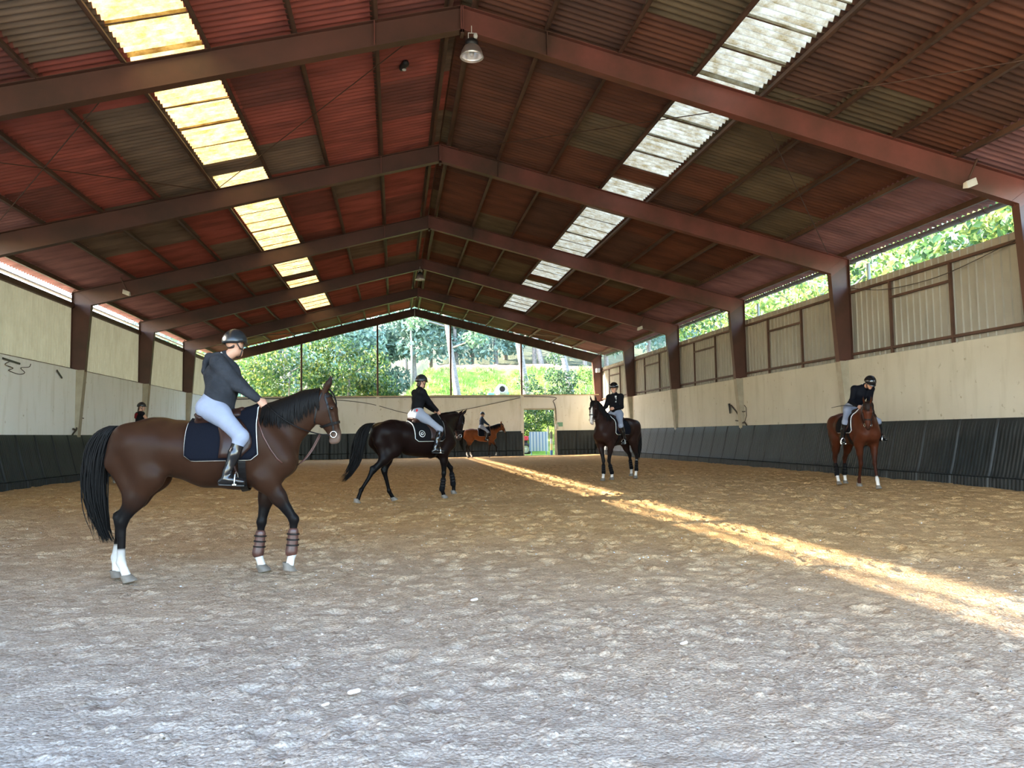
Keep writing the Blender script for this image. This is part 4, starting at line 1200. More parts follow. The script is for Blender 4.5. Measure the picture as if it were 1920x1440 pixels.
def make_rider(label, loc, rz, scale, P, jacket, breeches, helmet, vox=0.010, sleeveless=False, hood=False, hair=None, collar=None, extras=None, helmet_mark=None, jacket_len=0.0, bare=False, skin=None, bulk=1.0, leg=1.0, shw=1.0, jfwd=0.0):
    P = dict(P)
    for q_ in ('sh_r', 'sh_l', 'el_r', 'el_l'): P[q_] = np.array(P[q_], float)*np.array((1, shw, 1))
    """P: joints in the horse's own frame"""
    sc = skin or SKIN_C
    V3 = lambda q: np.array(q, float)
    pel, che, nek, hd = V3(P['pelvis']), V3(P['chest']), V3(P['neck']), V3(P['head'])
    Rt = rotm(P.get('twist', 0), 0)
    Rp = np.array([0, 1, 0])
    Rh = rotm(P.get('hyaw', 0), P.get('hpitch', 0), P.get('hroll', 0))
    side_t = Rt@np.array((0, 1.0, 0))
    s = SDF()
    # trunk and neck
    s.seg(pel, (pel+che)/2, 0.115, 0.100, k=0.05, side=side_t, sa=0.155*shw, sb=0.130*shw)
    s.seg((pel+che)/2, che, 0.100, 0.115, k=0.05, side=side_t, sa=0.130*shw, sb=0.155*shw)
    s.seg(che, nek+(che-nek)*0.12, 0.112, 0.060, k=0.05, side=side_t, sa=0.155*shw, sb=0.085)
    s.seg(nek, hd+Rh@V3((-0.012, 0, -0.07)), 0.056, 0.054, k=0.025)
    # head
    def H(q): return hd+Rh@V3(q)
    hs = Rh@V3((0, 1, 0))
    s.seg(H((-0.022, 0, 0.035)), H((0.012, 0, 0.040)), 0.088, 0.085, k=0.02, side=hs, sa=0.075, sb=0.072)
    s.seg(H((0.030, 0, 0.02)), H((0.048, 0, -0.055)), 0.058, 0.045, k=0.03, side=hs, sa=0.062, sb=0.048)
    s.seg(H((0.00, 0, -0.03)), H((0.055, 0, -0.085)), 0.055, 0.030, k=0.03, side=hs, sa=0.058, sb=0.032)
    s.ball(H((0.078, 0, -0.098)), 0.020, k=0.02, sr=0.022, side=hs)
    s.seg(H((0.090, 0, 0.010)), H((0.112, 0, -0.030)), 0.009, 0.014, k=0.014, side=hs, sa=0.009, sb=0.015)
    s.seg(H((0.086, -0.018, -0.062)), H((0.086, 0.018, -0.062)), 0.011, 0.011, col=1, k=0.008)
    for y in (-1, 1):
        s.ball(H((0.082, y*0.030, 0.018)), 0.014, k=0.012)
        s.seg(H((-0.008, y*0.073, 0.012)), H((-0.004, y*0.071, -0.028)), 0.024, 0.016, k=0.006, side=hs, sa=0.010, sb=0.009)
    J = {}
    for sd, y in (('r', -1), ('l', 1)):
        sh, el, wr_ = V3(P['sh_'+sd]), V3(P['el_'+sd]), V3(P['wr_'+sd])
        s.seg(che+(nek-che)*0.72, sh, 0.055, 0.062, k=0.04)
        s.seg(sh, el, 0.056, 0.042, k=0.03); s.seg(el, el+(wr_-el)*0.4, 0.043, 0.040, k=0.02); s.seg(el+(wr_-el)*0.4, wr_, 0.040, 0.026, k=0.02)
        hdn = P.get('hd_'+sd, (wr_-el)); pn = P.get('pn_'+sd, (0, -y*0.9, -0.45))
        hand(s, wr_, hdn, pn, -y)
        hp, kn, an, to = V3(P['hip_'+sd]), V3(P['kn_'+sd]), V3(P['an_'+sd]), V3(P['to_'+sd])
        s.seg(hp, kn, 0.085, 0.055, k=0.04); s.seg(kn, kn+(an-kn)*0.35, 0.053, 0.052, k=0.03); s.seg(kn+(an-kn)*0.35, an, 0.052, 0.034, k=0.03)
        s.seg(an, an+(to-an)*0.72+V3((0, 0, -0.03)), 0.034, 0.022, k=0.02)
        J[sd] = (sh, el, wr_, hp, kn, an, to)
    V, Q = s.mesh(vox); V = relax(V, Q, 1, 0.4)
    D, C = s.eval(V, sc)
    body = mesh_obj('person', V, Q, SKIN, smooth=True, cols=C)
    body.location = loc; body.rotation_euler = (0, 0, rz); body.scale = (scale,)*3
    tag(body, label, 'person')
    def garment(name, g, m, h=None, it=2):
        v, q = g.mesh(h or max(vox, 0.010)); v = relax(v, q, it)
        return mesh_obj(name, v, q, m, body, smooth=True)
    # jacket
    g = SDF(); e = 0.017
    waist = pel+(che-pel)*(0.10-jacket_len)+Rt@V3((jfwd, 0, 0))
    bk_ = bulk
    mid_ = (pel+che)/2+Rt@V3((jfwd, 0, 0))
    g.seg(waist, mid_, 0.128*bk_, 0.116*bk_, k=0.05, side=side_t, sa=0.172*(0.5+0.5*bk_)*shw, sb=0.148*bk_*shw)
    g.seg(mid_, che+Rt@V3((jfwd*0.6, 0, 0)), 0.116*bk_, 0.132*bk_, k=0.05, side=side_t, sa=0.148*bk_*shw, sb=0.176*(0.5+0.5*bk_)*shw)
    g.seg(che, nek+(che-nek)*0.22, 0.130*bk_, 0.072, k=0.05, side=side_t, sa=0.172, sb=0.095)
    if not bare:
        g.seg(nek+(che-nek)*0.2, nek+(hd-nek)*0.18, 0.068, 0.066, k=0.03)
    for sd in 'rl':
        sh, el, wr_ = J[sd][:3]
        g.seg(che+(nek-che)*0.72, sh, 0.070, 0.078, k=0.05)
        if not sleeveless:
            g.seg(sh, el, 0.074*bulk**0.5, 0.058*bulk**0.5, k=0.035); g.seg(el, wr_+(el-wr_)*0.04, 0.058*bulk**0.5, 0.040, k=0.03)
    jo = garment('jacket' if not sleeveless else 'vest', g, jacket)
    if hood:
        g = SDF(); bk = Rt@V3((-1, 0, 0)); Z = V3((0, 0, 1.0)); N_ = nek+V3((0, 0, 0.0))
        for y in (-1, 1):
            g.seg(N_+side_t*y*0.080-bk*0.065-Z*0.035, N_+bk*0.03+side_t*y*0.105+Z*0.020, 0.024, 0.040, k=0.02)
            g.seg(N_+bk*0.03+side_t*y*0.105+Z*0.020, N_+bk*0.135+side_t*y*0.055+Z*0.010, 0.040, 0.048, k=0.02)
        g.seg(N_+bk*0.135+side_t*0.055+Z*0.010, N_+bk*0.135-side_t*0.055+Z*0.010, 0.048, 0.048, k=0.02)
        g.seg(N_+bk*0.165-Z*0.045, N_+bk*0.185-Z*0.135, 0.050, 0.040, k=0.02, side=side_t, sa=0.120, sb=0.080)
        g.seg(N_+bk*0.185-Z*0.135, N_+bk*0.165-Z*0.215, 0.040, 0.018, k=0.02, side=side_t, sa=0.080, sb=0.022)
        v, q = g.mesh(0.009); v = relax(v, q, 1); mesh_obj('hood', v, q, jacket, jo, smooth=True)
    if not sleeveless:
        for sd in 'rl':
            el, wr_ = J[sd][1:3]; d = (wr_-el)/np.linalg.norm(wr_-el)
            q = MB(); q.tube([wr_-d*0.045, wr_-d*0.004], 0.037, 14); q.build('cuff', jacket, jo, smooth=True)
    d = (che-pel)/np.linalg.norm(che-pel)
    # breeches
    g = SDF()
    g.seg(pel+d*0.05, pel+V3((0.0, 0, -0.03)), 0.125, 0.130, k=0.05, side=side_t, sa=0.163, sb=0.170)
    for sd in 'rl':
        hp, kn, an = J[sd][3:6]; y = -1 if sd == 'r' else 1
        g.seg(hp+V3((-0.06, -y*0.0, -0.015)), hp+(kn-hp)*0.25, 0.105*leg, 0.100*leg, k=0.06)
        g.seg(hp, kn, 0.100*leg, 0.068*leg, k=0.05); g.seg(kn, kn+(an-kn)*0.30, 0.068*leg, 0.060, k=0.03)
    bo = garment('breeches', g, breeches)
    # boots
    for sd in 'rl':
        hp, kn, an, to = J[sd][3:]; ft = (to-an); sh_ = an-kn
        g = SDF()
        tp = kn+sh_*0.12
        g.seg(tp, kn+sh_*0.45, 0.066, 0.063, k=0.02); g.seg(kn+sh_*0.45, kn+sh_*0.88, 0.063, 0.047, k=0.03)
        he = an+ft*-0.28+V3((0, 0, -0.055))
        g.seg(kn+sh_*0.85, an+V3((0, 0, -0.02)), 0.047, 0.048, k=0.03)
        g.seg(he, an+ft*0.35+V3((0, 0, -0.035)), 0.036, 0.042, k=0.03); g.seg(an+ft*0.35+V3((0, 0, -0.035)), an+ft*1.0+V3((0, 0, -0.048)), 0.041, 0.032, k=0.03, sa=0.044, sb=0.042)
        b_ = garment('riding_boot', g, BOOTL)
        so_ = MB(); u = ft/np.linalg.norm(ft); rows = []
        sdv = np.cross(u, (0, 0, 1)); sdv /= np.linalg.norm(sdv); upv = np.cross(sdv, u)
        L_ = np.linalg.norm(ft)
        o0 = an+V3((0, 0, -0.055))-upv*0.030
        prof = [(-0.38, 0.026), (-0.30, 0.036), (-0.05, 0.030), (0.35, 0.034), (0.70, 0.046), (0.98, 0.040), (1.14, 0.018)]
        for t, w_ in prof:
            c = o0+ft*t; rows.append([c-sdv*w_-upv*0.008, c-sdv*w_+upv*0.006, c+sdv*w_+upv*0.006, c+sdv*w_-upv*0.008, c-sdv*w_-upv*0.008])
        so_.grid(rows); so_.build('sole', SOLE, b_)
        tb = MB(); ax_ = sh_/np.linalg.norm(sh_); fx = np.cross((0, 1, 0), ax_); fx /= np.linalg.norm(fx); fy = np.cross(ax_, fx)
        tb.tube([Vector(tp+fx*math.cos(a)*0.066+fy*math.sin(a)*0.066) for a in np.linspace(0, 2*math.pi, 17)], 0.007, 5, cap=False); tb.build('boot_cuff', LEATHER_B, b_, smooth=True)
    # helmet
    hb = MB(); rows = []
    for i in range(11):
        a = i/10*math.pi*0.53
        row = []
        for k in range(29):
            ph = 2*math.pi*k/28
            rx = 0.132 if math.cos(ph) > 0 else 0.128
            row.append(H((math.sin(a)*math.cos(ph)*rx-0.006, math.sin(a)*math.sin(ph)*0.108, 0.040+math.cos(a)*0.122-0.010*(math.cos(ph) < -0.3)*math.sin(a))))
        rows.append(row)
    hb.grid(rows); ho = hb.build('helmet', helmet, body, smooth=True)
    so = ho.modifiers.new('thickness', 'SOLIDIFY'); so.thickness = 0.014; so.offset = -1
    vb = MB(); rows = []
    for i in range(15):
        ph = (i/14-0.5)*math.pi*0.86
        rows.append([H((math.cos(ph)*0.130-0.006, math.sin(ph)*0.107, 0.036)), H((math.cos(ph)*(0.130+0.058*math.cos(ph)**0.8)-0.006, math.sin(ph)*0.114, 0.020-0.0*math.cos(ph))), H((math.cos(ph)*(0.130+0.056*math.cos(ph)**0.8)-0.006, math.sin(ph)*0.112, 0.012)), H((math.cos(ph)*0.126-0.006, math.sin(ph)*0.104, 0.022))])
    vb.grid(rows); vb.build('visor', helmet, ho, smooth=True)
    rb = MB(); rb.tube([H((math.cos(a)*(0.131 if math.cos(a) > 0 else 0.127)-0.006, math.sin(a)*0.108, 0.030-0.010*(math.cos(a) < -0.3))) for a in np.linspace(0, 2*math.pi, 33)], 0.007, 6, cap=False); rb.build('helmet_rim', BLACKP, ho, smooth=True)
    cs = MB()
    for y in (-1, 1):
        cs.tube([H((0.055, y*0.092, 0.03)), H((0.030, y*0.078, -0.045)), H((0.035, y*0.045, -0.115)), H((0.040, 0, -0.128))], 0.0065, 5, flat=1)
        cs.tube([H((-0.06, y*0.088, 0.02)), H((-0.01, y*0.080, -0.035)), H((0.030, y*0.078, -0.045))], 0.0065, 5)
    cs.build('chin_strap', BLACKP, ho, smooth=True)
    if helmet_mark == 'centre':
        q = MB(); q.grid([[H((math.sin(a)*0.134*1.0-0.006, y, 0.040+math.cos(a)*0.124)) for a in np.linspace(-0.9, 1.35, 16)] for y in (-0.016, 0.016)]); q.build('helmet_stripe', STRIPE, ho, smooth=True)
    if helmet_mark in ('side', 'swoosh'):
        for y in (-1, 1):
            if helmet_mark == 'side':
                pts = [H((math.cos(ph)*0.132-0.006, y*math.sin(ph)*0.110, 0.052+0.030*math.sin(ph))) for ph in np.linspace(0.35, 2.3, 14)]
                q = MB(); q.tube(pts, 0.010, 6); q.build('helmet_stripe', STRIPE, ho, smooth=True)
            else:
                pts = [H((x, y*0.110*math.sqrt(max(0.05, 1-(x/0.132)**2-((z)/0.125)**2)), 0.04+z)) for x, z in ((-0.055, 0.012), (-0.03, 0.028), (-0.005, 0.042), (0.012, 0.036), (0.0, 0.024), (0.018, 0.018), (0.045, 0.030))]
                q = MB(); q.tube(pts, 0.009, 6); q.build('helmet_mark', PIPE, ho, smooth=True)
    # eyes
    for y in (-1, 1):
        q = MB(); c = H((0.083, y*0.030, 0.008)); q.lathe([(0.0105*math.sin(a), -0.0105*math.cos(a)) for a in np.linspace(0, math.pi, 7)], c, 9); q.build('eye', EYE, body, smooth=True)
    # hair
    if hair is not None:
        g = SDF(); g.seg(H((-0.07, 0, 0.01)), H((-0.075, 0, -0.045)), 0.040, 0.030, k=0.03, side=hs, sa=0.062, sb=0.045)
        if hair == 'bun': g.ball(H((-0.095, 0, -0.060)), 0.042, k=0.02)
        elif hair == 'tail': g.seg(H((-0.09, 0, -0.05)), H((-0.115, 0.0, -0.17)), 0.032, 0.018, k=0.02)
        else: g.seg(H((-0.02, 0, 0.0)), H((-0.05, 0, -0.01)), 0.06, 0.05, k=0.03, side=hs, sa=0.076, sb=0.072)
        garment('hair', g, HAIRD)
    else:
        g = SDF(); g.seg(H((-0.055, 0, 0.02)), H((-0.062, 0, -0.020)), 0.040, 0.026, k=0.02, side=hs, sa=0.066, sb=0.055); garment('hair', g, HAIRD)
    if collar is not None:
        q = MB(); u = (hd-nek)/np.linalg.norm(hd-nek)
        q.tube([nek+u*-0.005, nek+u*0.045], 0.068, 18); q.build('collar', collar, body, smooth=True)
    # irons and leathers
    for sd, y in (('r', -1), ('l', 1)):
        an, to = J[sd][5:]; c = an+(to-an)*0.62+V3((0, 0, -0.078))
        st = MB(); sdv = np.cross((to-an)/np.linalg.norm(to-an), (0, 0, 1)); sdv /= np.linalg.norm(sdv)
        pts = [c-sdv*0.056]+[c-sdv*0.056*math.cos(a)+V3((0, 0, 0.125))*math.sin(a) for a in np.linspace(0.25, math.pi-0.25, 9)]+[c+sdv*0.056]
        st.tube(pts+[pts[0]], 0.0075, 6, cap=False); st.bar(c-sdv*0.056, c+sdv*0.056, 0.04, 0.012)
        so_ = st.build('stirrup_iron', STEELB, smooth=False); so_.parent = P['_saddle']
        top_ = c+V3((0, 0, 0.125)); q = MB(); q.tube([top_, top_*0.5+0.5*V3((0.08, y*0.30, 1.40))+V3((0, y*0.02, 0)), V3((0.08, y*0.315, 1.46))], 0.012, 5, flat=0.4); lo_ = q.build('stirrup_leather', LEATHER, so_)
    if extras: extras(body, J, H, P)
    return body
# ------------------------------------------------------------------ horses and riders in the hall
def legs_of(base, **ch):
    import copy
    L = copy.deepcopy(base)
    for k, v in ch.items(): L[k].update(v)
    return L
BAY = [(0.030, 0.0132, 0.0075), (0.007, 0.006, 0.006), (0.02, 0.012, 0.01), (0.62, 0.58, 0.54), (0.13, 0.085, 0.065)]
DKBAY = [(0.009, 0.0045, 0.0038), (0.004, 0.0035, 0.0035), (0.01, 0.008, 0.007), (0.09, 0.08, 0.07), (0.03, 0.018, 0.014)]
CHEST = [(0.17, 0.052, 0.018), (0.014, 0.010, 0.009), (0.05, 0.02, 0.012), (0.62, 0.58, 0.54), (0.10, 0.05, 0.035)]
DKBAY2 = [(0.024, 0.0115, 0.009), (0.011, 0.009, 0.009), (0.012, 0.009, 0.008), (0.60, 0.56, 0.52), (0.40, 0.33, 0.29)]
RED = [(0.066, 0.0185, 0.0085), (0.036, 0.011, 0.006), (0.03, 0.012, 0.008), (0.60, 0.56, 0.52), (0.035, 0.015, 0.010)]

def seat(x=-0.12, z=1.79, lean=0.0, hands=((0.43, -0.055, 1.775), (0.43, 0.055, 1.775)), ylean=0.0, **kw):
    """a rider's joints, upright in the saddle with the legs long"""
    c, s_ = math.cos(lean), math.sin(lean)
    def up_(h, f=0.0, y=0.0): return (x+s_*h+f*c, y+ylean*h, z+c*h-f*s_)
    P = dict(pelvis=(x, 0, z), chest=up_(0.33, 0.02), neck=up_(0.50, 0.02), head=up_(0.665, 0.055))
    for sd, y in (('r', -1), ('l', 1)):
        P['sh_'+sd] = up_(0.44, 0.01, y*0.185)
        h = hands[0 if y < 0 else 1]
        sh = np.array(P['sh_'+sd]); w_ = np.array(h)
        # elbow by two-bone reach, pointing down and out
        L1, L2 = 0.30, 0.265; dv = w_-sh; dd = min(np.linalg.norm(dv), L1+L2-0.004); u = dv/np.linalg.norm(dv); w_ = sh+u*dd
        a = (L1*L1-L2*L2+dd*dd)/(2*dd); hgt = math.sqrt(max(0, L1*L1-a*a))
        pole = np.array((-0.55, y*0.45, -0.75)); pole -= u*(pole@u); pole /= np.linalg.norm(pole)
        P['el_'+sd] = sh+u*a+pole*hgt; P['wr_'+sd] = w_
        P['hip_'+sd] = (x+0.02, y*0.105, z-0.03)
        P['kn_'+sd] = (0.235, y*0.345, 1.455); P['an_'+sd] = (0.09, y*0.375, 1.055); P['to_'+sd] = (0.265, y*0.405, 1.045)
    P.update(kw); return P

# --- 1 the bay in front on the left
H1 = dict(loc=(-3.085, 8.62, 0.0), rz=math.radians(1.0))
hr1, i1 = make_horse('horse', H1['loc'], H1['rz'], 'glossy bay horse with black tail and white socks, walking closest to the camera', LEG_WALK, BAY, vox=0.0135, mane_side=-1,
    pad=dict(mat=PADN), boots={'fl': LEATHER_R, 'fr': LEATHER_R}, breast=True, reins_to=((0.47, -0.05, 1.78), (0.47, 0.05, 1.78)), strand_n=130, blaze=(0.022, 1.79, 1.875))
P1 = seat(-0.12, 1.80, 0.17, hyaw=0.95, hpitch=-0.02, twist=-0.05, _saddle=i1['saddle'])
P1['head'] = (0.105, -0.005, 2.435)
rd1 = make_rider('person in a charcoal hooded jacket and white breeches riding the nearest bay horse', H1['loc'], H1['rz'], 1.0, P1, HOODIE, BREECH, HELM_S, vox=0.0075, hood=True, collar=WHITEC, helmet_mark=None, bulk=1.36, leg=1.14, jacket_len=0.24, jfwd=0.055)
for o in (hr1, rd1): o.scale.x = 0.975

# --- 2 the dark bay in the middle
L2 = legs_of(LEG_WALK, hr=dict(stifle=(-0.74, 1.06), hock=(-1.19, 0.66), fetlock=(-1.47, 0.28), hoof=(-1.57, 0.03), sock=0),
             hl=dict(stifle=(-0.66, 1.06), hock=(-0.80, 0.60), fetlock=(-0.70, 0.20), hoof=(-0.58, 0.0), sock=0),
             fr=dict(elbow=(0.44, 0.99), knee=(0.445, 0.52), fetlock=(0.40, 0.17), hoof=(0.46, 0.0), sock=0),
             fl=dict(elbow=(0.48, 0.99), knee=(0.80, 0.62), fetlock=(0.87, 0.24), hoof=(0.87, 0.05), sock=0))
T2 = [(-1.13, 1.60), (-1.26, 1.58), (-1.38, 1.42), (-1.45, 1.15), (-1.50, 0.85), (-1.62, 0.60), (-1.78, 0.45)]
H2 = dict(loc=(-0.735, 16.15, 0.13), rz=math.radians(28))
hr2, i2 = make_horse('horse', H2['loc'], H2['rz'], 'near-black bay horse with a light emblem on its saddle cloth, walking in the middle', L2, DKBAY, bend=dict(np_=-0.20, ny=0.38, hp=0.20, hy=-0.35), vox=0.017, mane_side=1,
    pad=dict(mat=PADB, wide=True), tail=T2, emblem=True, reins_to=((0.44, -0.05, 1.77), (0.44, 0.05, 1.77)), boots={'fl': PADB, 'fr': PADB}, blaze=(0.045, 1.38, 1.80), strand_n=70, scale=0.98, belly=True)
P2 = seat(-0.12, 1.80, 0.10, hyaw=0.25, hpitch=0.02, _saddle=i2['saddle'])
def ex2(body, J, H, P):
    g = SDF(); g.seg((-0.20, -0.15, 1.86), (-0.17, -0.175, 1.79), 0.030, 0.040, k=0.02, side=(0, 1, 0), sa=0.012, sb=0.012)
    v, q = g.mesh(0.01); mesh_obj('red_ribbon', v, q, mat('bright_red_cloth', (0.5, 0.015, 0.02), 0.7), body, smooth=True)
make_rider('person in a close black top and pale breeches riding the near-black horse in the middle', H2['loc'], H2['rz'], 0.98, P2, BLACKJ, BREECH_G, HELM_S, vox=0.0095, hair='bun', extras=ex2, shw=0.86)

# --- 3 the light bay by the end wall
L3 = legs_of(LEG_WALK, hr=dict(sock=0.25), hl=dict(stifle=(-0.66, 1.06), hock=(-0.84, 0.60), fetlock=(-0.72, 0.20), hoof=(-0.62, 0.0), sock=0.25), fl=dict(sock=0), fr=dict(sock=0.12))
H3 = dict(loc=(3.93, 46.0, 0.08), rz=math.radians(3))
hr3, i3 = make_horse('horse', H3['loc'], H3['rz'], 'light bay horse walking along the end wall towards the doorway', L3, CHEST, bend=dict(np_=-0.05, hp=-0.32), vox=0.024, detail=False, pad=dict(mat=PADN), reins_to=((0.42, -0.05, 1.80), (0.42, 0.05, 1.80)), strand_n=40, blaze=(0.03, 1.42, 1.86), scale=1.03)
make_rider('person in a navy quilted jacket riding the light bay horse by the end wall', H3['loc'], H3['rz'], 1.03, seat(-0.10, 1.80, 0.03, _saddle=i3['saddle']), NAVYQ, BREECH, HELM_S, vox=0.015)

# --- 4 the dark bay coming towards the camera beside the right wall
L4 = legs_of(LEG_WALK, fr=dict(y=-0.06, elbow=(0.46, 0.98), knee=(0.48, 0.53), fetlock=(0.50, 0.19), hoof=(0.54, 0.0), sock=0.20),
             fl=dict(y=0.07, elbow=(0.45, 0.98), knee=(0.42, 0.53), fetlock=(0.28, 0.18), hoof=(0.30, 0.02), sock=0.20),
             hl=dict(stifle=(-0.68, 1.06), hock=(-0.92, 0.60), fetlock=(-0.88, 0.20), hoof=(-0.82, 0.0), sock=0.75),
             hr=dict(stifle=(-0.74, 1.06), hock=(-1.06, 0.62), fetlock=(-1.14, 0.24), hoof=(-1.12, 0.04), sock=0.4))
H4 = dict(loc=(4.72, 20.8, 0.135), rz=math.radians(-137))
hr4, i4 = make_horse('horse', H4['loc'], H4['rz'], 'dark bay horse with a white blaze and raised head, right of the doorway', L4, DKBAY2, bend=dict(np_=0.30, ny=-0.10, hp=0.34, hy=0.20), vox=0.02, detail=False, mane_side=1,
    pad=dict(mat=PADN), reins_to=((0.36, -0.15, 1.87), (0.30, 0.13, 1.90)), boots={'fr': PADB, 'fl': PADB, 'hl': PADB, 'hr': PADB}, blaze=(0.035, 1.40, 1.88), strand_n=60, scale=1.025)
P4 = seat(-0.10, 1.80, 0.0, hands=((0.30, -0.15, 1.88), (0.24, 0.16, 1.92)), hyaw=0.35, hpitch=0.02, _saddle=i4['saddle'])
def ex4(body, J, H, P):
    che, nek = np.array(P['chest']), np.array(P['neck'])
    q = MB()
    for k in range(4):
        z = 0.02+k*0.048; c = che+(nek-che)*0.30+np.array((0.118, 0.085, -0.10+z))
        q.box(c[0]-0.02, c[0]+0.006-0.016*k*0.6, c[1]-0.026, c[1]+0.026, c[2]-0.016, c[2]+0.016)
    q.build('chest_print', PIPE, body)
make_rider('person in a black top with white chest print riding the horse with raised head', H4['loc'], H4['rz'], 1.025, P4, BLACKJ, BREECH, HELM_G, vox=0.0105, collar=WHITEC, helmet_mark='side', extras=ex4)

# --- 5 the red bay on the right, coming along the kickboards
L5 = legs_of(LEG_WALK, fr=dict(y=-0.12, elbow=(0.46, 0.98), knee=(0.42, 0.53), fetlock=(0.30, 0.18), hoof=(0.30, 0.03), sock=0),
             fl=dict(y=0.11, elbow=(0.46, 0.98), knee=(0.58, 0.54), fetlock=(0.66, 0.20), hoof=(0.72, 0.0), sock=0.12),
             hr=dict(stifle=(-0.66, 1.06), hock=(-0.90, 0.60), fetlock=(-0.80, 0.20), hoof=(-0.70, 0.0), sock=0.2),
             hl=dict(stifle=(-0.74, 1.06), hock=(-1.06, 0.60), fetlock=(-1.10, 0.20), hoof=(-1.06, 0.0), sock=0.25))
H5 = dict(loc=(9.03, 16.15, 0.14), rz=math.radians(-99))
hr5, i5 = make_horse('horse', H5['loc'], H5['rz'], 'red bay horse walking towards the camera along the right kickboards, head lowered', L5, RED, bend=dict(np_=-0.12, ny=-0.30, hp=0.06, hy=-0.16), vox=0.02, detail=False, mane_side=1,
    pad=dict(mat=PADB, wide=True), reins_to=((0.44, -0.07, 1.80), (0.44, 0.07, 1.80)), boots={'hr': PADB, 'hl': PADB}, strand_n=60, tail=[(-1.15, 1.575), (-1.23, 1.50), (-1.29, 1.32), (-1.30, 1.10), (-1.28, 0.90), (-1.24, 0.75), (-1.22, 0.65)], hair=HAIRB)
P5 = seat(-0.12, 1.80, 0.42, hands=((0.36, -0.10, 1.80), (0.36, 0.10, 1.80)), ylean=0.34, hyaw=0.15, hpitch=0.62, _saddle=i5['saddle'])
P5.update(kn_l=(0.25, 0.375, 1.455), an_l=(0.14, 0.455, 1.10), to_l=(0.30, 0.515, 1.095))
P5['head'] = (0.29, 0.215, 2.315)
def ex5(body, J, H, P):
    q = MB(); q.tube([(0.30, -0.14, 1.80), (0.05, -0.30, 1.83), (-0.30, -0.42, 1.79)], [0.010, 0.008, 0.005], 6); q.build('riding_whip', BLACKP, body)
make_rider('person in a black jacket with white collar bending forward over the red bay horse', H5['loc'], H5['rz'], 1.0, P5, NAVYJ, BREECH, HELM_G, vox=0.0095, collar=WHITEC, helmet_mark='swoosh', extras=ex5)

# --- 6 the rider half hidden behind the nearest horse
H6 = dict(loc=(-9.20, 26.07, 0.13), rz=math.radians(40))
hr6, i6 = make_horse('horse', H6['loc'], H6['rz'], 'dark horse by the left wall, hidden behind the nearest horse', LEG_WALK, DKBAY, bend=dict(np_=-0.35, hp=0.15), vox=0.026, detail=False, pad=dict(mat=PADB), strand_n=40, scale=0.95)
def ex6(body, J, H, P):
    g = SDF(); g.seg((-0.20, 0.03, 2.22), (-0.21, 0.03, 2.12), 0.05, 0.05, k=0.03, sa=0.08, sb=0.08)
    v, q = g.mesh(0.014); mesh_obj('red_rucksack', v, q, REDB, body, smooth=True)
make_rider('person with bare arms and a black vest by the left wall, above the nearest horse', H6['loc'], H6['rz'], 0.95, seat(-0.12, 1.80, 0.03, hyaw=-0.6, _saddle=i6['saddle']), BLACKJ, BREECH, HELM_S, vox=0.0125, sleeveless=True, bare=True, hair='tail', extras=ex6)
# ------------------------------------------------------------------ outside: bank, bushes, trees
def leaf_mat(name, c1, c2, c3, trans=0.35, gloss=0.03):
    m, n, l, p = nodes(name)
    g = n.new('ShaderNodeNewGeometry')
    cr = n.new('ShaderNodeValToRGB'); e = cr.color_ramp.elements
    e[0].position = 0.0; e[0].color = (*c1, 1); e[1].position = 1.0; e[1].color = (*c3, 1); q = e.new(0.55); q.color = (*c2, 1)
    l.new(g.outputs['Random Per Island'], cr.inputs[0])
    d = n.new('ShaderNodeBsdfDiffuse'); t = n.new('ShaderNodeBsdfTranslucent')
    l.new(cr.outputs[0], d.inputs[0]); l.new(cr.outputs[0], t.inputs[0])
    mx = n.new('ShaderNodeMixShader'); mx.inputs[0].default_value = trans
    l.new(d.outputs[0], mx.inputs[1]); l.new(t.outputs[0], mx.inputs[2])
    gl = n.new('ShaderNodeBsdfGlossy'); gl.inputs['Roughness'].default_value = 0.32; gl.inputs['Color'].default_value = (0.8, 0.85, 0.9, 1)
    m2 = n.new('ShaderNodeMixShader'); m2.inputs[0].default_value = gloss
    l.new(mx.outputs[0], m2.inputs[1]); l.new(gl.outputs[0], m2.inputs[2]); l.new(m2.outputs[0], n.get('Material Output').inputs['Surface'])
    return m
LEAF_FIG = leaf_mat('broad_green_leaves', (0.025, 0.065, 0.020), (0.065, 0.145, 0.040), (0.29, 0.33, 0.08), 0.4, 0.04)
LEAF_BUSH = leaf_mat('bush_leaves', (0.032, 0.078, 0.040), (0.075, 0.145, 0.068), (0.22, 0.28, 0.15), 0.35, 0.03)
LEAF_PINE = leaf_mat('pale_pine_needles', (0.10, 0.19, 0.12), (0.16, 0.27, 0.17), (0.26, 0.37, 0.25), 0.3)
LEAF_FAR = leaf_mat('haze_tinted_far_needles', (0.15, 0.24, 0.20), (0.20, 0.31, 0.26), (0.30, 0.42, 0.33), 0.3)  # paled and greyed so that the distance haze sits in the colour
LEAF_SUN = leaf_mat('yellow_green_leaves', (0.09, 0.17, 0.04), (0.19, 0.29, 0.07), (0.42, 0.44, 0.16), 0.4, 0.04)
BARK = mat('grey_pine_bark', (0.26, 0.235, 0.225), 0.9, var=0.3, scale=9, bump=0.6, bscale=14)
BARK_P = mat('pale_bark', (0.46, 0.42, 0.36), 0.9, var=0.25, scale=9, bump=0.4, bscale=14)

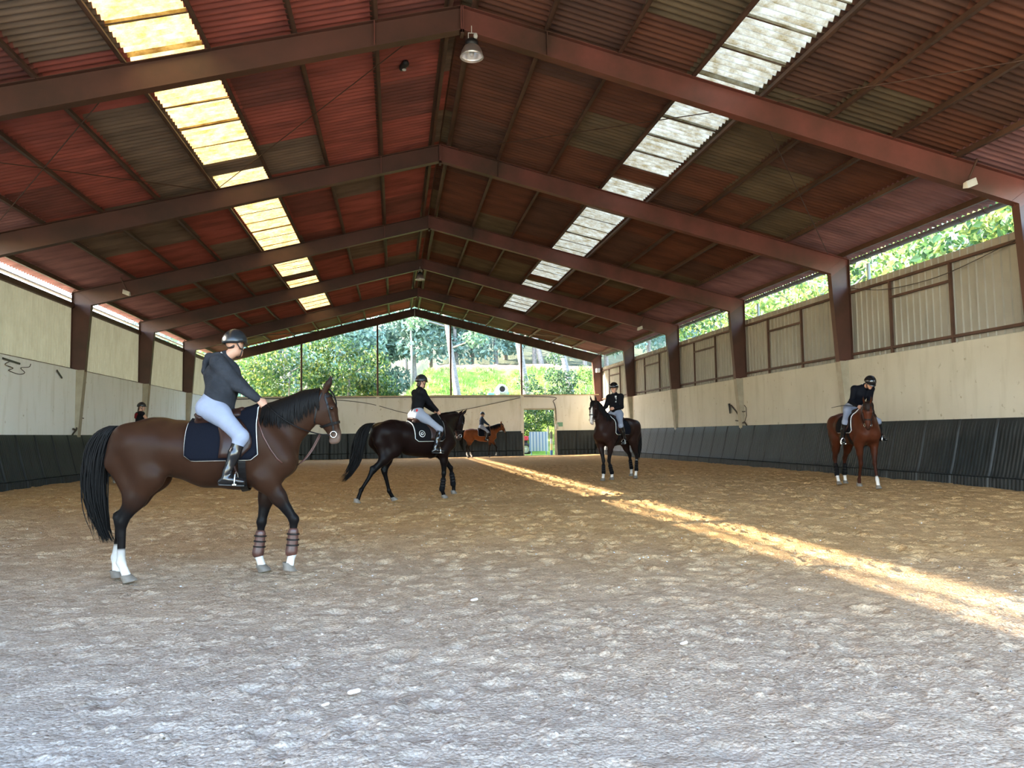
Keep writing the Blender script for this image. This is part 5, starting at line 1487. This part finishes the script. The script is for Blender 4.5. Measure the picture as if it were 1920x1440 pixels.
def leaves(n, centers, radii, size, r, flat=0.0, squash=0.8, aspect=1.6):
    """many folded leaf blades scattered through ball-shaped clumps -> verts, quads"""
    c = np.asarray(centers, float); rad = np.asarray(radii, float)
    wgt = rad**2; k = r.choice(len(c), n, p=wgt/wgt.sum())
    d = r.normal(size=(n, 3)); d /= np.linalg.norm(d, axis=1)[:, None]
    q = r.uniform(0.35, 1.0, n)**0.6
    P = c[k]+d*(rad[k]*q)[:, None]*np.array((1, 1, squash))
    a = r.normal(size=(n, 3)); a[:, 2] -= 0.3; a /= np.linalg.norm(a, axis=1)[:, None]
    nn = d*0.6+r.normal(size=(n, 3))*0.7+np.array((0, 0, 0.5)); b_ = np.cross(a, nn); b_ /= np.linalg.norm(b_, axis=1)[:, None]+1e-9
    s_ = size*r.uniform(0.6, 1.35, n)
    L = a*(s_*aspect)[:, None]; Wd = b_*s_[:, None]*0.5
    up_ = np.cross(Wd, L); up_ /= np.linalg.norm(up_, axis=1)[:, None]+1e-9
    lift = up_*(s_*0.12)[:, None]
    V = np.stack([P, P+L*0.45+Wd+lift, P+L, P+L*0.45-Wd+lift], 1).reshape(-1, 3)
    i = np.arange(n*4).reshape(n, 4)
    return V, i

def tree(name, loc, h, crown, label, lm, bark, n, size, seed, trunk_r=0.16, lean=(0, 0), limbs=6, group='trees and bushes behind the hall', cat='tree', crown_h=0.5, squash=0.8, aspect=1.6, trunk_top=0.85):
    r = np.random.default_rng(seed)
    root = empty(name, loc, label=label, cat=cat, group=group)
    cz = h*(1-crown_h/2); cs = []; rs = []
    if trunk_r > 0:
        t = MB(); pts = []; k = 8
        for i in range(k):
            u = i/(k-1); pts.append((lean[0]*u+0.10*math.sin(u*5+seed), lean[1]*u+0.08*math.cos(u*4+seed), -0.4+(h*trunk_top+0.4)*u))
        t.tube(pts, [trunk_r*(1.25-0.85*i/(k-1)) for i in range(k)], 9)
        for j in range(limbs):
            u = r.uniform(0.45, 0.95); b0 = np.array(pts[min(k-1, int(u*k))]); a = r.uniform(0, 6.28); ln = crown*r.uniform(0.5, 1.0)
            e_ = b0+np.array((math.cos(a)*ln, math.sin(a)*ln, ln*r.uniform(0.2, 0.9))); m_ = (b0+e_)/2+r.normal(size=3)*0.15
            t.tube([b0, m_, e_], [trunk_r*0.38, trunk_r*0.24, trunk_r*0.07], 6); cs.append(e_); rs.append(crown*r.uniform(0.32, 0.5))
        t.build('trunk', bark, root, smooth=True)
    if n:
        for j in range(9):
            a = r.uniform(0, 6.28); q = math.sqrt(r.uniform(0, 1))*crown*0.72
            cs.append(np.array((lean[0]+math.cos(a)*q, lean[1]+math.sin(a)*q, cz+r.uniform(-0.5, 0.5)*h*crown_h*0.75))); rs.append(crown*r.uniform(0.30, 0.48))
        V, i = leaves(n, cs, rs, size, r, squash=squash, aspect=aspect)
        V[:, 2] = np.maximum(V[:, 2], 0.03)
        mesh_obj('crown' if trunk_r > 0 else 'foliage', V, i, lm, root)
    return root

# ground and bank behind the end wall
def bank_z(x, y):
    y = np.asarray(y, float); x = np.asarray(x, float)
    toe = 54.5+0.5*np.sin(x*0.35)
    rise = 7.0*smooth01(toe, toe+11.5, y)*smooth01(-4.0, 1.5, x-0.10*(y-58))
    flat = 2.4*smooth01(51, 58, y)
    hill = 16*smooth01(70, 120, y)+0.0*x
    base = 0.02+rise*0.72+flat*0.85+hill
    base = base+0.35*np.exp(-((y-66.5)/1.8)**2)*smooth01(0, 3, x)*smooth01(18, 11, x)
    bump_ = 0.22*(vnoise(x*0.9, y*0.9, 31)-0.5)+0.16*(vnoise(x*2.7, y*2.7, 32)-0.5)+0.10*(vnoise(x*6, y*6, 33)-0.5)
    return base+bump_*smooth01(52, 56, y)
xs = axis_samples([(-90, -16, 3.0), (-16, 24, 0.30), (24, 90, 3.0)]); ys = axis_samples([(GY+0.28, 54, 0.5), (54, 72, 0.30), (72, 125, 2.5)])
bx, by = np.meshgrid(xs, ys); bz = bank_z(bx, by)
n1, n2 = bx.shape; ii = np.arange(n1*n2).reshape(n1, n2)
def bank_mat():
    m, n, l, p = nodes('grassy_bank')
    p.inputs['Roughness'].default_value = 0.95; p.inputs['Specular IOR Level'].default_value = 0.1
    tc = n.new('ShaderNodeTexCoord'); sp = n.new('ShaderNodeSeparateXYZ'); l.new(tc.outputs['Object'], sp.inputs[0])
    def nz(sc, d=6):
        q = n.new('ShaderNodeTexNoise'); q.inputs['Scale'].default_value = sc; q.inputs['Detail'].default_value = d; q.inputs['Roughness'].default_value = 0.65; l.new(tc.outputs['Object'], q.inputs['Vector']); return q.outputs['Fac']
    cr = n.new('ShaderNodeValToRGB'); e = cr.color_ramp.elements
    e[0].position = 0.30; e[0].color = (0.10, 0.22, 0.03, 1); e[1].position = 0.72; e[1].color = (0.42, 0.40, 0.20, 1); q = e.new(0.5); q.color = (0.20, 0.33, 0.055, 1)
    l.new(nz(0.9, 8), cr.inputs[0])
    # bare orange earth along the crest, dry straw between
    mr = n.new('ShaderNodeMapRange'); mr.inputs[1].default_value = 6.55; mr.inputs[2].default_value = 7.25
    ad = n.new('ShaderNodeMath'); ad.operation = 'MULTIPLY_ADD'; l.new(nz(1.6), ad.inputs[0]); ad.inputs[1].default_value = 1.4; l.new(sp.outputs['Z'], ad.inputs[2])
    sb = n.new('ShaderNodeMath'); sb.operation = 'SUBTRACT'; l.new(ad.outputs[0], sb.inputs[0]); sb.inputs[1].default_value = 0.7
    l.new(sb.outputs[0], mr.inputs[0])
    g = n.new('ShaderNodeMath'); g.operation = 'LESS_THAN'; l.new(sp.outputs['Y'], g.inputs[0]); g.inputs[1].default_value = 69.5
    gm = n.new('ShaderNodeMath'); gm.operation = 'MULTIPLY'; l.new(mr.outputs[0], gm.inputs[0]); l.new(g.outputs[0], gm.inputs[1])
    er = n.new('ShaderNodeValToRGB'); er.color_ramp.elements[0].position = 0.3; er.color_ramp.elements[0].color = (0.40, 0.19, 0.09, 1); er.color_ramp.elements[1].position = 0.7; er.color_ramp.elements[1].color = (0.62, 0.45, 0.29, 1)
    l.new(nz(2.5), er.inputs[0])
    mx = n.new('ShaderNodeMix'); mx.data_type = 'RGBA'; l.new(gm.outputs[0], mx.inputs['Factor']); l.new(cr.outputs[0], mx.inputs[6]); l.new(er.outputs[0], mx.inputs[7])
    # needle litter under the wood
    g2 = n.new('ShaderNodeMapRange'); l.new(sp.outputs['Y'], g2.inputs[0]); g2.inputs[1].default_value = 68.5; g2.inputs[2].default_value = 71.0
    lt = n.new('ShaderNodeValToRGB'); lt.color_ramp.elements[0].color = (0.10, 0.115, 0.075, 1); lt.color_ramp.elements[1].color = (0.22, 0.24, 0.17, 1); l.new(nz(1.2), lt.inputs[0])
    m3 = n.new('ShaderNodeMix'); m3.data_type = 'RGBA'; l.new(g2.outputs[0], m3.inputs['Factor']); l.new(mx.outputs[2], m3.inputs[6]); l.new(lt.outputs[0], m3.inputs[7])
    l.new(m3.outputs[2], p.inputs['Base Color'])
    b = n.new('ShaderNodeBump'); b.inputs['Strength'].default_value = 0.8; b.inputs['Distance'].default_value = 0.15; l.new(nz(5, 5), b.inputs['Height']); l.new(b.outputs[0], p.inputs['Normal'])
    return m
hill = mesh_obj('hill', np.stack([bx, by, bz], -1).reshape(-1, 3), np.stack([ii[:-1, :-1], ii[:-1, 1:], ii[1:, 1:], ii[1:, :-1]], -1).reshape(-1, 4), bank_mat(), smooth=True)
tag(hill, 'sunlit grassy bank with orange earth behind the hall', 'hill', kind='structure')
# grass on the bank: uncountable
r = np.random.default_rng(77); N = 16000
px = r.uniform(-5, 21, N); py = r.uniform(54.5, 67, N); pz = bank_z(px, py)
keep = (vnoise(px*0.8, py*0.8, 41) > 0.32) & (pz < 7.0)
px, py, pz = px[keep], py[keep], pz[keep]; N = len(px)
a = r.uniform(0, 6.28, N); h = r.uniform(0.12, 0.34, N); wv = r.uniform(0.02, 0.05, N)
P0 = np.stack([px-np.cos(a)*wv, py-np.sin(a)*wv, pz-0.03], -1); P1 = np.stack([px+np.cos(a)*wv, py+np.sin(a)*wv, pz-0.03], -1)
tip = np.stack([px+r.normal(0, .10, N), py+r.normal(0, .10, N), pz+h], -1)
V = np.stack([P0, P1, tip+np.array((0.012, 0, 0)), tip], 1).reshape(-1, 3)
LEAF_GRASS = leaf_mat('meadow_grass', (0.12, 0.24, 0.035), (0.22, 0.35, 0.065), (0.47, 0.45, 0.21), 0.4)
g = mesh_obj('bank_grass', V, np.arange(N*4).reshape(N, 4), LEAF_GRASS); tag(g, 'tall yellow-green grass growing on the bank', 'grass', kind='stuff')
# level ground around the hall
GR = mat('dusty_yard_ground', (0.36, 0.31, 0.22), 0.95, var=0.25, scale=0.6)
b = MB(); b.box(12.3, 60, -40, GY+1.2, -0.3, -0.02); b.box(-60, -12.3, -40, GY+1.2, -0.3, -0.02); b.box(-12.3, 12.3, -40, SY-0.02, -0.3, -0.02)
o = b.build('ground', GR); tag(o, 'dusty yard around the riding hall', 'ground', kind='structure')

# leafy bushes and trees seen through the gable
def B_(x, y): return float(bank_z(np.array([x]), np.array([y]))[0])
tree('leafy_tree', (-8.2, 53.6, 0.0), 6.9, 3.0, 'broad-leaved green tree in the gable, behind the nearest rider', LEAF_FIG, BARK, 5200, 0.15, 1, 0.11, crown_h=0.75, limbs=9)
tree('leafy_tree', (-4.3, 53.2, 0.0), 7.6, 2.7, 'broad-leaved tree in the gable with yellow leaf tips, left of the second post', LEAF_FIG, BARK, 5200, 0.15, 2, 0.12, crown_h=0.78, limbs=9)
tree('leafy_tree', (-2.5, 52.6, 0.0), 5.0, 1.45, 'smaller broad-leaved tree beside the second gable post', LEAF_FIG, BARK, 2600, 0.14, 3, 0.08, crown_h=0.75)
tree('leafy_tree', (-11.3, 54.5, 0.0), 7.2, 2.6, 'yellow-green tree at the left corner of the gable', LEAF_SUN, BARK_P, 4200, 0.13, 4, 0.10, crown_h=0.75)
tree('bush', (-0.2, 54.6, 0.3), 4.3, 1.35, 'blue-green bush at the left foot of the bank', LEAF_BUSH, BARK, 2600, 0.11, 5, 0.05, crown_h=0.8, cat='bush')
tree('bush', (3.4, 54.2, 0.6), 3.9, 1.15, 'round dark bush below the trunk in the middle of the gable', LEAF_BUSH, BARK, 1800, 0.10, 6, 0.05, crown_h=0.7, cat='bush')
tree('bush', (4.9, 54.3, 0.6), 3.9, 1.05, 'low green bush left of the cement mixer', LEAF_BUSH, BARK, 1500, 0.10, 16, 0.05, crown_h=0.7, cat='bush')
tree('bush', (9.6, 55.0, 0.6), 5.6, 2.0, 'large green bush between the two right trunks', LEAF_BUSH, BARK, 4200, 0.12, 7, 0.06, crown_h=0.85, cat='bush')
tree('bush', (12.6, 55.2, 0.4), 5.3, 1.8, 'bright green bush at the right corner of the gable', LEAF_SUN, BARK, 3200, 0.12, 8, 0.06, crown_h=0.85, cat='bush')
tree('bush', (7.1, 53.6, 0.0), 3.1, 1.25, 'leafy bush seen through the doorway', LEAF_BUSH, BARK, 1900, 0.10, 9, 0.05, crown_h=0.85, cat='bush')
tree('bush', (8.5, 54.0, 0.0), 3.2, 1.35, 'green hedge bush seen through the doorway behind the striped board', LEAF_FIG, BARK, 2200, 0.10, 10, 0.05, crown_h=0.85, cat='bush')
# pines with bare trunks
def pine(x0, z0, x1, z1, Y, rr, seed, label, crown=3.0, n=2600):
    g0 = B_(x0, Y); dx = (x1-x0)/(z1-z0)
    H = 12.5
    return tree('pine_tree', (x0-dx*(z0-g0), Y, g0), H, crown, label, LEAF_PINE, BARK, n, 0.16, seed, rr, lean=(dx*H, 0), crown_h=0.42, limbs=5, squash=0.55, aspect=2.6, trunk_top=0.9)
pine(3.62, 4.6, 3.03, 8.2, 59, 0.24, 11, 'pine with a slim bare trunk right of the third gable post')
pine(9.0, 4.7, 8.35, 8.7, 59.5, 0.27, 12, 'pine with a leaning grey trunk beside the rightmost gable post')
pine(11.9, 4.5, 11.4, 7.4, 57, 0.24, 13, 'pine with a thick bare trunk near the right corner of the gable')
pine(12.6, 7.6, 12.3, 9.5, 72, 0.22, 14, 'pine with a thin trunk on top of the bank, left one of a pair', 2.6, 1600)
pine(14.0, 7.6, 13.8, 9.5, 72, 0.22, 15, 'pine with a thin trunk on top of the bank, right one of a pair', 2.6, 1600)
t = MB(); t.tube([(0.2, 70, 5), (0.25, 70, 9), (0.1, 70, 15)], [0.10, 0.09, 0.06], 8)
o = t.build('dead_trunk', BARK_P, smooth=True); tag(o, 'thin pale bare tree trunk below the ridge', 'tree')
fr_ = np.random.default_rng(3)
spots = [(-22, 70), (-16, 66), (-11, 72), (-6.5, 69), (-2.5, 76), (2.5, 80), (6.5, 78), (10.5, 82), (15, 78), (20, 76), (26, 80), (-28, 76), (-18, 84), (-9, 88), (0, 92), (8, 94), (16, 92), (25, 90), (33, 82), (-4.5, 71.5), (0.5, 73), (4.5, 73.5), (8.5, 74), (17, 72.5), (21, 71), (-14, 77), (12, 73.2)]
where = ['far left', 'left', 'left of centre', 'left of the ridge', 'under the ridge', 'right of the ridge', 'right of centre', 'right', 'far right']
for k, (x, y) in enumerate(spots):
    lab = 'hazy grey-green pine in the wood behind the bank'
    dk = k in (8, 9)
    tree('forest_pine', (x, y, B_(x, y)), fr_.uniform(9.5, 12.5), fr_.uniform(3.4, 4.4), lab if not dk else 'darker green pine on the bank top towards the right', LEAF_FAR if not dk else LEAF_PINE, BARK, 3600, 0.25, 50+k, 0.2, crown_h=0.92, limbs=7, group='pines in the hazy wood' , aspect=2.0)

# trees beyond the right-hand wall
for k, (x, y, h_, c_, lm, bk, lab) in enumerate([
    (19.5, 15.5, 11, 3.6, LEAF_SUN, BARK, 'sunlit yellow-green tree above the nearest right cladding'),
    (18.5, 21.0, 10, 3.2, LEAF_FIG, BARK_P, 'tree with pale bare limbs outside the right wall'),
    (21.0, 27.0, 11, 3.6, LEAF_SUN, BARK, 'yellow-green tree outside the third right bay'),
    (20.0, 33.5, 11, 3.6, LEAF_FIG, BARK, 'green tree outside the fourth right bay'),
    (21.0, 40.5, 11, 3.6, LEAF_SUN, BARK, 'yellow-green tree outside the fifth right bay'),
    (20.0, 48.0, 11, 3.6, LEAF_FIG, BARK, 'green tree outside the far end of the right wall'),
    (27.0, 19.0, 14, 4.8, LEAF_PINE, BARK, 'pine rising behind the nearest right trees'),
    (28.0, 29.0, 14, 4.8, LEAF_PINE, BARK, 'pine rising behind the middle right trees'),
    (28.0, 39.0, 14, 4.8, LEAF_PINE, BARK, 'pine rising behind the farther right trees'),
    (28.0, 50.0, 14, 4.8, LEAF_PINE, BARK, 'pine rising behind the last right trees')]):
    tree('tree', (x, y, 0), h_, c_, lab, lm, bk, 3800, 0.19 if k < 6 else 0.28, 90+k, 0.16, crown_h=0.8, limbs=9, group='trees outside the right wall')

# things outside: cement mixer on the bank, things beyond the doorway
mx = empty('cement_mixer', (6.15, 53.9, 3.0), label='pale cement mixer drum standing on the bank above the end wall', cat='cement mixer')
q = MB(); q.lathe([(0.0, 0.45), (0.34, 0.40), (0.46, 0.1), (0.46, -0.15), (0.30, -0.52), (0.24, -0.56), (0.20, -0.52), (0.24, -0.3)], (0, 0, 0), 20, 'y')
q.v = [(x, y*0.9-0.1, z+1.45-0.25*y) for x, y, z in q.v]; q.build('drum', mat('pale_grey_drum_paint', (0.62, 0.66, 0.66), 0.5), mx, smooth=True)
q = MB(); q.lathe([(0.0, -0.50), (0.20, -0.50)], (0, 0, 0), 16, 'y'); q.v = [(x, y*0.9-0.12, z+1.45-0.25*y) for x, y, z in q.v]; q.build('drum_mouth', BLACKP, mx)
q = MB(); q.tube([(-0.6, 0.2, 0), (-0.5, 0.1, 1.4), (0.5, 0.1, 1.4), (0.6, 0.2, 0)], 0.04, 6); q.build('frame', mat('turquoise_frame_paint', (0.12, 0.42, 0.42), 0.5), mx)
q = MB(); q.box(-0.95, -0.50, -0.1, 0.4, 0.9, 1.35); q.build('motor_box', mat('turquoise_box_paint', (0.16, 0.48, 0.46), 0.5), mx, bevel=0.03)

sb_ = empty('jump_board', (8.12, 50.4, 0.05), label='blue and white striped jump board standing in the doorway', cat='jump board')
q = MB(); q.box(-0.02, 0.02, -0.03, 0.03, 0, 1.45)
COLS = [mat('blue_board_paint', (0.20, 0.33, 0.58), 0.5), mat('pale_blue_board_paint', (0.55, 0.64, 0.78), 0.5)]
for k in range(12):
    q = MB(); x = -0.63+k*0.105; q.box(x, x+0.103, -0.012, 0.012, 0.24, 1.52); q.v = [(a+0.02*(c-0.2), b2+0.12*(c-0.2), c) for a, b2, c in q.v]; q.build('plank', COLS[k % 2], sb_)
q = MB(); q.bar((-0.63, 0.05, 0.45), (0.63, 0.05, 0.45), 0.03, 0.08); q.bar((-0.63, 0.16, 1.2), (0.63, 0.16, 1.2), 0.03, 0.08); q.build('crosspiece', COLS[0], sb_)
q = MB(); q.bar((-0.5, 0.05, 0), (-0.5, 0.05, 0.5), 0.06, 0.05, (0, 1, 0)); q.bar((0.5, 0.05, 0), (0.5, 0.05, 0.5), 0.06, 0.05, (0, 1, 0)); q.build('foot', COLS[0], sb_)
js = empty('jump_stand', (8.80, 49.6, 0.05), label='yellow, white and blue post standing at the right side of the doorway', cat='jump post')
for z0, z1, c, nm in ((0.0, 0.30, (0.10, 0.22, 0.55), 'blue'), (0.30, 0.72, (0.80, 0.68, 0.35), 'yellow'), (0.72, 1.05, (0.70, 0.70, 0.68), 'white'), (1.05, 1.5, (0.16, 0.17, 0.14), 'dark')):
    q = MB(); q.box(-0.075, 0.075, -0.05, 0.05, z0, z1); q.build('%s_section' % nm, mat('%s_post_paint' % nm, c, 0.5), js)
q = MB(); q.box(-0.2, 0.2, -0.2, 0.2, -0.05, 0.0); q.build('foot', BLACKP, js)
tr = empty('tractor', (7.26, 51.6, 0.0), label='red machine on a spoked wheel at the left side of the doorway', cat='vehicle')
q = MB(); q.box(-0.5, 0.42, 0.2, 1.3, 0.98, 1.28); q.build('body', mat('red_machine_paint', (0.60, 0.04, 0.06), 0.4), tr, bevel=0.05)
q = MB(); q.box(-0.5, 0.36, 0.25, 1.2, 0.62, 0.97); q.build('chassis', BLACKP, tr, bevel=0.03)
whl = MB(); whl.lathe([(0.24, -0.08), (0.40, -0.08), (0.43, 0), (0.40, 0.08), (0.24, 0.08), (0.24, -0.08)], (0.18, 0.1, 0.40), 28, 'y'); wo = whl.build('wheel', BLACKP, tr, smooth=True)
q = MB(); q.lathe([(0.0, -0.05), (0.10, -0.06), (0.12, 0.02), (0.22, 0.02), (0.245, -0.07)], (0.18, 0.1, 0.40), 24, 'y'); q.build('rim', ZINC, wo, smooth=True)

# ------------------------------------------------------------------ fittings
def lamp(loc, label, tilt=0.0):
    e = empty('high_bay_lamp', loc, label=label, cat='ceiling lamp', group='high bay lamps under the ridge')
    q = MB(); q.lathe([(0.215, 0.0), (0.205, 0.05), (0.185, 0.12), (0.145, 0.19), (0.10, 0.225)], (0, 0, 0), 28); so = q.build('reflector', ALU, e, smooth=True)
    s2 = so.modifiers.new('thickness', 'SOLIDIFY'); s2.thickness = 0.006
    q = MB(); q.tube([(math.cos(a)*0.215, math.sin(a)*0.215, 0) for a in np.linspace(0, 2*math.pi, 29)], 0.008, 6, cap=False); q.build('rim', ALU, so, smooth=True)
    q = MB(); q.lathe([(0.11, 0.215), (0.125, 0.25), (0.115, 0.31), (0.07, 0.33), (0.05, 0.36), (0.0, 0.365)], (0, 0, 0), 20); q.build('housing', BLACKP, e, smooth=True)
    q = MB(); q.lathe([(0.0, 0.02), (0.035, 0.03), (0.045, 0.09), (0.03, 0.17), (0.02, 0.2)], (0, 0, 0), 14); q.build('bulb', mat('frosted_bulb_glass', (0.75, 0.73, 0.70), 0.15), e, smooth=True)
    q = MB(); q.tube([(-0.06, 0, 0.33), (-0.06, 0, 0.46), (0.06, 0, 0.46), (0.06, 0, 0.33)], 0.010, 6); q.tube([(0, 0, 0.46), (0, 0, 0.60)], 0.008, 6); q.build('hanger', ZINC, e)
    q = MB(); q.lathe([(0, -0.05), (0.03, -0.045), (0.04, 0), (0.03, 0.045), (0, 0.05)], (0.075, 0, 0.41), 12); q.build('junction_box', ZINC, e, smooth=True)
    return e
lamp((0.16, 13.85, 8.42), 'round aluminium lamp hanging under the ridge of the nearest frame')
lamp((-0.13, 34.6, 8.42), 'small round lamp hanging under the ridge deep in the hall')
def flood(loc, side, label):
    e = empty('floodlight', loc, label=label, cat='floodlight', group='floodlights on the frames')
    q = MB(); q.hexa([(-0.13, -0.10, -0.09), (0.13, -0.10, -0.09), (0.13, 0.04, -0.06), (-0.13, 0.04, -0.06), (-0.13, -0.06, 0.07), (0.13, -0.06, 0.07), (0.10, 0.05, 0.05), (-0.10, 0.05, 0.05)])
    q.v = [(x*math.cos(0.5*side)-y*math.sin(0.5*side)*0.3, y, z+x*0.35*side) for x, y, z in q.v]; q.build('housing', ZINC, e, bevel=0.01)
    q = MB(); q.tube([(0, 0.02, 0.05), (side*0.03, 0.02, 0.13), (side*0.22, 0.0, 0.52)], 0.022, 6); q.build('arm', STEEL_DK, e)
    return e
flood((10.32, 13.90, 6.40), 1, 'pale floodlight on a dark arm at the nearest frame, right side')
flood((10.15, 34.9, 6.33), 1, 'small pale floodlight under the fourth frame, right side')
flood((-10.33, 27.9, 6.47), -1, 'pale floodlight under the third frame, left side')
q = MB(); q.box(11.70, 11.95, 48.7, 48.95, 5.35, 5.62); o = q.build('wall_box', ZINC, bevel=0.02); tag(o, 'pale box on the corner column of the gable', 'box')
q = MB(); g_ = SDF(); g_.seg((-1.02, 16.1, 9.325), (-1.10, 16.25, 9.30), 0.075, 0.06, k=0.03, sa=0.11, sb=0.10); v, f_ = g_.mesh(0.02)
o = mesh_obj('ceiling_fitting', v, f_, BLACKP, smooth=True); tag(o, 'small dark fitting under the red left slope near the ridge', 'ceiling fitting')
q = MB(); q.lathe([(0.04, -0.045), (0.045, -0.03), (0.0, -0.03)], (-1.05, 16.15, 9.25), 12); q.build('lens', ZINC, o)
# cables
def cable(pts, label, r_=0.013):
    # smooth through the points
    P = [Vector(p) for p in pts]; out_ = []
    for i in range(len(P)-1):
        p0, p1, p2, p3 = P[max(i-1, 0)], P[i], P[i+1], P[min(i+2, len(P)-1)]
        for t in np.linspace(0, 1, 7)[:-1]:
            out_.append(0.5*((2*p1)+(-p0+p2)*t+(2*p0-5*p1+4*p2-p3)*t*t+(-p0+3*p1-3*p2+p3)*t**3))
    out_.append(P[-1]); q = MB(); q.tube(out_, r_, 6); o = q.build('cable', WIRE, smooth=True); return tag(o, label, 'cable')
cable([(12.05, 20.9, 5.60), (12.02, 19.5, 5.28), (12.02, 18.0, 5.16), (12.02, 16.6, 5.20), (12.05, 14.7, 5.47)], 'thin cable sagging across the right cladding in the second bay', 0.011)
yg = GY-0.03
cable([(-11.5, yg, 3.80), (-6.7, yg, 3.80), (-3.2, yg, 3.53), (-0.6, yg, 2.86), (1.2, yg, 2.78), (3.06, yg, 3.03), (5.2, yg, 3.45), (6.67, yg, 3.76)], 'cable sagging across the end wall', 0.018)
cable([(-11.5, yg, 3.83), (-4, yg, 3.84), (3, yg, 3.83), (8.6, yg, 3.80), (8.85, yg, 3.5), (9.0, yg, 3.1), (9.05, yg, 2.25)], 'cable along the top of the end wall dropping beside the doorway', 0.022)
q = MB(); q.box(9.10, 9.45, GY-0.09, GY, 1.88, 2.15); o = q.build('notice', mat('green_notice_paint', (0.20, 0.42, 0.30), 0.6), bevel=0.01); tag(o, 'small green plate on the end wall right of the doorway', 'sign')
q = MB(); q.box(8.98, 9.16, GY-0.12, GY, 1.72, 2.02); o = q.build('switch_box', ZINC, bevel=0.02); tag(o, 'pale switch box below the cable beside the doorway', 'switch box')
# worn dark rods and scraps on the side walls
xl = -11.90
cable([(xl, 23.3, 3.66), (xl+0.02, 23.05, 3.56), (xl+0.02, 23.5, 3.50), (xl, 23.3, 3.42), (xl, 23.9, 3.36), (xl+0.02, 24.2, 3.43), (xl, 24.0, 3.55), (xl, 24.5, 3.62), (xl, 24.6, 3.72)], 'dark squiggling crack in the left wall plaster below the cladding', 0.010)  # plaster crack drawn as a thin dark tube
q = MB(); q.bar((xl+0.02, 22.9, 3.72), (xl+0.02, 23.9, 3.66), 0.02, 0.05); o = q.build('dark_rod', BLACKP); tag(o, 'dark horizontal rod fixed on the left wall above the squiggly crack', 'rod')
q = MB(); q.bar((xl+0.02, 26.35, 3.68), (xl+0.02, 26.75, 3.46), 0.02, 0.05); o = q.build('dark_rod', BLACKP); tag(o, 'short slanting dark rod on the left wall near the column', 'rod')
def wall_strip(side, pts_list, label):  # hooks and holes of damaged plaster drawn as stem-like tubes
    q = MB()
    for pts, r_ in pts_list: q.tube([(side*11.86, y, z) for y, z in pts], r_, 6)
    o = q.build('stem_like_strip', mat('dark_strip_%s' % ('r' if side > 0 else 'l'), (0.045, 0.032, 0.022), 0.8)); tag(o, label, 'plaster mark')
wall_strip(1, [([(28.92, 2.44), (28.5, 2.2), (28.15, 1.95), (28.1, 1.75), (28.0, 1.63)], 0.028), ([(28.55, 1.83), (28.15, 1.80), (28.0, 1.72)], 0.02), ([(28.1, 1.72), (27.75, 1.78), (27.6, 2.0), (27.6, 2.3), (27.75, 2.4)], 0.013), ([(27.7, 2.16), (27.95, 2.16)], 0.02), ([(28.2, 1.72), (27.75, 1.74), (27.6, 1.63)], 0.03)], 'dark stem-like strip on damaged plaster above the right kickboards beside a pilaster')
wall_strip(-1, [([(28.35, 2.30), (28.2, 2.18), (28.12, 2.05), (27.98, 1.92), (27.9, 1.80), (27.7, 1.70), (27.6, 1.63)], 0.030), ([(27.65, 1.83), (27.85, 1.80)], 0.035), ([(28.2, 2.2), (28.02, 2.21)], 0.02), ([(28.3, 2.22), (28.5, 2.20)], 0.018), ([(28.1, 1.63), (28.05, 1.74), (28.1, 1.78)], 0.018)], 'dark stem-like strip on damaged plaster above the left kickboards beside a pilaster')
q = MB(); q.tube([(11.87, 29.12, 2.51), (11.87, 29.10, 2.40), (11.87, 29.06, 2.12)], [0.05, 0.04, 0.02], 8); o = q.build('whip_handle', BLACKP, smooth=True); tag(o, 'thick black rod hanging on the right wall left of the stem-like strip', 'rod')
q = MB(); q.tube([(11.87, 28.93, 2.46), (11.87, 28.92, 2.13)], 0.014, 6); o = q.build('thin_rod', mat('grey_rod', (0.14, 0.13, 0.11), 0.6)); tag(o, 'thin grey rod hanging beside the thick black rod', 'rod')
# pale stones and scraps on the sand
STONE = mat('chalky_stone', (0.72, 0.70, 0.68), 0.9)
for k, (x, y, s_, lb) in enumerate([(-1.52, 4.48, 0.020, 'flat white stone on the sand, lower left of the middle'), (-0.62, 6.72, 0.018, 'white stone on the sand right of the nearest hooves'), (-1.66, 4.30, 0.012, 'tiny white stone left of the flat white stone'), (0.62, 5.05, 0.016, 'pale stone on the sand in the middle of the foreground')]):
    g_ = SDF(); z = float(floor_z(np.array([x]), np.array([y]))[0])+0.022; g_.seg((x-s_, y, z), (x+s_, y+s_*0.6, z+0.004), s_, s_*0.7, k=0.01, side=(0, 0, 1), sa=s_*0.55, sb=s_*0.6)
    v, f_ = g_.mesh(s_/4); o = mesh_obj('stone', v, f_, STONE, smooth=True); tag(o, lb, 'stone', 'pale stones on the sand')
